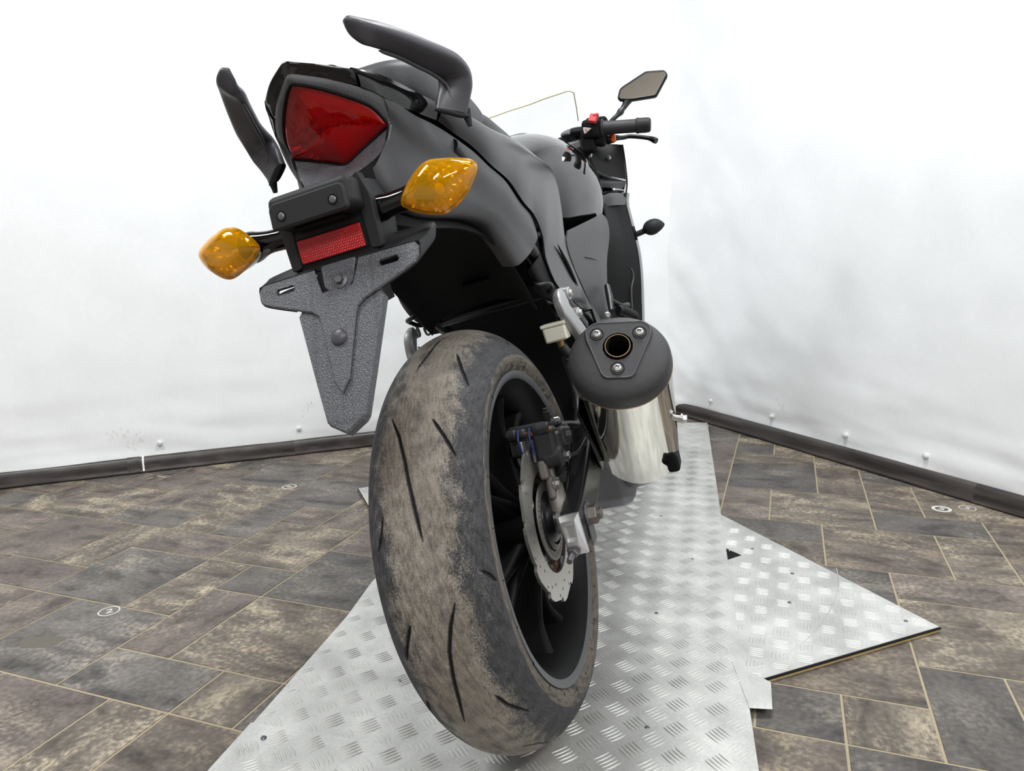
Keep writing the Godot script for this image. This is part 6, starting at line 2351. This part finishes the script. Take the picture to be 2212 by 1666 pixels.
	# brake linkage above the muffler
	var lk := mk(bike, "brake_linkage", join([tube(v3([0.165, 0.622, -0.545, 0.168, 0.596, -0.521, 0.170, 0.570, -0.491]), [0.006, 0.0075, 0.006], 10), tube(v3([0.170, 0.590, -0.515, 0.188, 0.573, -0.521, 0.197, 0.571, -0.555]), 0.006, 10)]), M.black_metal, "black rear brake linkage")
	mk(lk, "return_spring", tube(cr(v3([0.182, 0.568, -0.505, 0.195, 0.556, -0.53, 0.207, 0.540, -0.56]), 20), [0.009, 0.012, 0.009, 0.012, 0.009, 0.012, 0.009, 0.012, 0.009, 0.012, 0.009, 0.012, 0.009, 0.012, 0.009, 0.012, 0.009, 0.012, 0.009, 0.010, 0.008], 12), M.black_metal)
	mk(lk, "linkage_bolt", hexbolt(Vector3(0.160, 0.565, -0.490), Vector3(0.3, 0, 1), 0.005, 0.005, 0.006), M.zinc)
	# side stand on the left
	mk(bike, "side_stand", join([tube(v3([-0.10, 0.30, -0.62, -0.21, 0.15, -0.60, -0.315, 0.086, -0.585]), [0.014, 0.012, 0.011], 14), blk(Vector3(-0.325, 0.0835, -0.575), Vector3(0.05, 0.010, 0.07), 0.004, Vector3(0, 0.2, -0.234))]), M.black_metal, "black side stand")


# ---------------------------------------------------------------- small things on the floor
func ring_mark(at: Vector2, r: float, w: float, digit: String, turn: float, label: String) -> void:
	var f := along(Vector3(at.x, FLOOR_Y + 0.0002, at.y), Vector3.UP)
	var font := SystemFont.new()
	font.font_names = PackedStringArray(["Droid Sans"])
	font.font_weight = 700
	var tm := TextMesh.new()
	tm.font = font
	tm.text = digit
	tm.font_size = 16
	tm.pixel_size = r * 0.075
	tm.depth = 0.0005
	var flat_b := Basis(Vector3.UP, turn) * Basis(Vector3.RIGHT, -PI / 2.0)
	var o := mk(self, "floor_sticker", join([lathe(v2([0.0, r - w, 0.0005, r - w, 0.0005, r, 0.0, r]), f, 40), [tm, Transform3D(flat_b, Vector3(at.x, FLOOR_Y + 0.0004, at.y))]]), M.mark_white)
	tag(o, label, "floor marking", "round number marks on the floor")


func make_small_things() -> void:
	ring_mark(Vector2(1.180, -1.920), 0.0250, 0.0085, "5", -0.9, "thick white ring with a 5 on the floor by the right skirting")
	ring_mark(Vector2(1.252, -1.921), 0.0220, 0.0025, "5", -0.9, "thin white ring mark beside the thick one, nearest the right skirting")
	ring_mark(Vector2(-0.738, -2.292), 0.0240, 0.0045, "5", 0.6, "white ring mark on the floor beyond the plate holder, near the left skirting")
	ring_mark(Vector2(-0.885, -1.466), 0.0220, 0.0030, "2", 0.5, "worn white ring mark on the grey tile at the left picture edge")
	# torn patch in the floor covering, bare screed below
	var tear := v2([-0.846, 1.150, -0.834, 1.147, -0.826, 1.133, -0.829, 1.122, -0.846, 1.112, -0.852, 1.104, -0.838, 1.118])
	var t := mk(self, "floor_tear", prism(tear, Transform3D(Basis(Vector3.RIGHT, Vector3(0, 0, -1), Vector3.UP), Vector3(0, FLOOR_Y, 0)), 0.0, 0.0004, 0.0001), M.soot)
	tag(t, "small dark tear in the floor covering at the left edge", "tear")
	var patch := PackedVector2Array()
	for k in 20:
		var a := TAU * k / 20.0
		patch.append(Vector2(-0.957 + 0.042 * cos(a) * (1.0 + 0.15 * sin(3.0 * a)), 1.345 + 0.028 * sin(a) * (1.0 + 0.2 * cos(2.0 * a))))
	var p := mk(self, "worn_patch", prism(patch, Transform3D(Basis(Vector3.RIGHT, Vector3(0, 0, -1), Vector3.UP), Vector3(0, FLOOR_Y, 0)), 0.0, 0.0003, 0.0001), M.worn)
	tag(p, "oval worn-through patch in a grey floor tile at the left", "patch")
	# crumbs of dried leaf by the left skirting
	var d := mk(self, "leaf_scrap", join([rbox(Vector3(0.045, 0.003, 0.006), 0.0012, Transform3D(Basis(Vector3.UP, -0.5), Vector3(-1.225, FLOOR_Y + 0.0016, -2.440))), rbox(Vector3(0.02, 0.002, 0.004), 0.0008, Transform3D(Basis(Vector3.UP, 0.7), Vector3(-1.26, FLOOR_Y + 0.0011, -2.43)))]), M.leaf)
	tag(d, "dry pale scrap lying on the floor by the left skirting", "scrap")
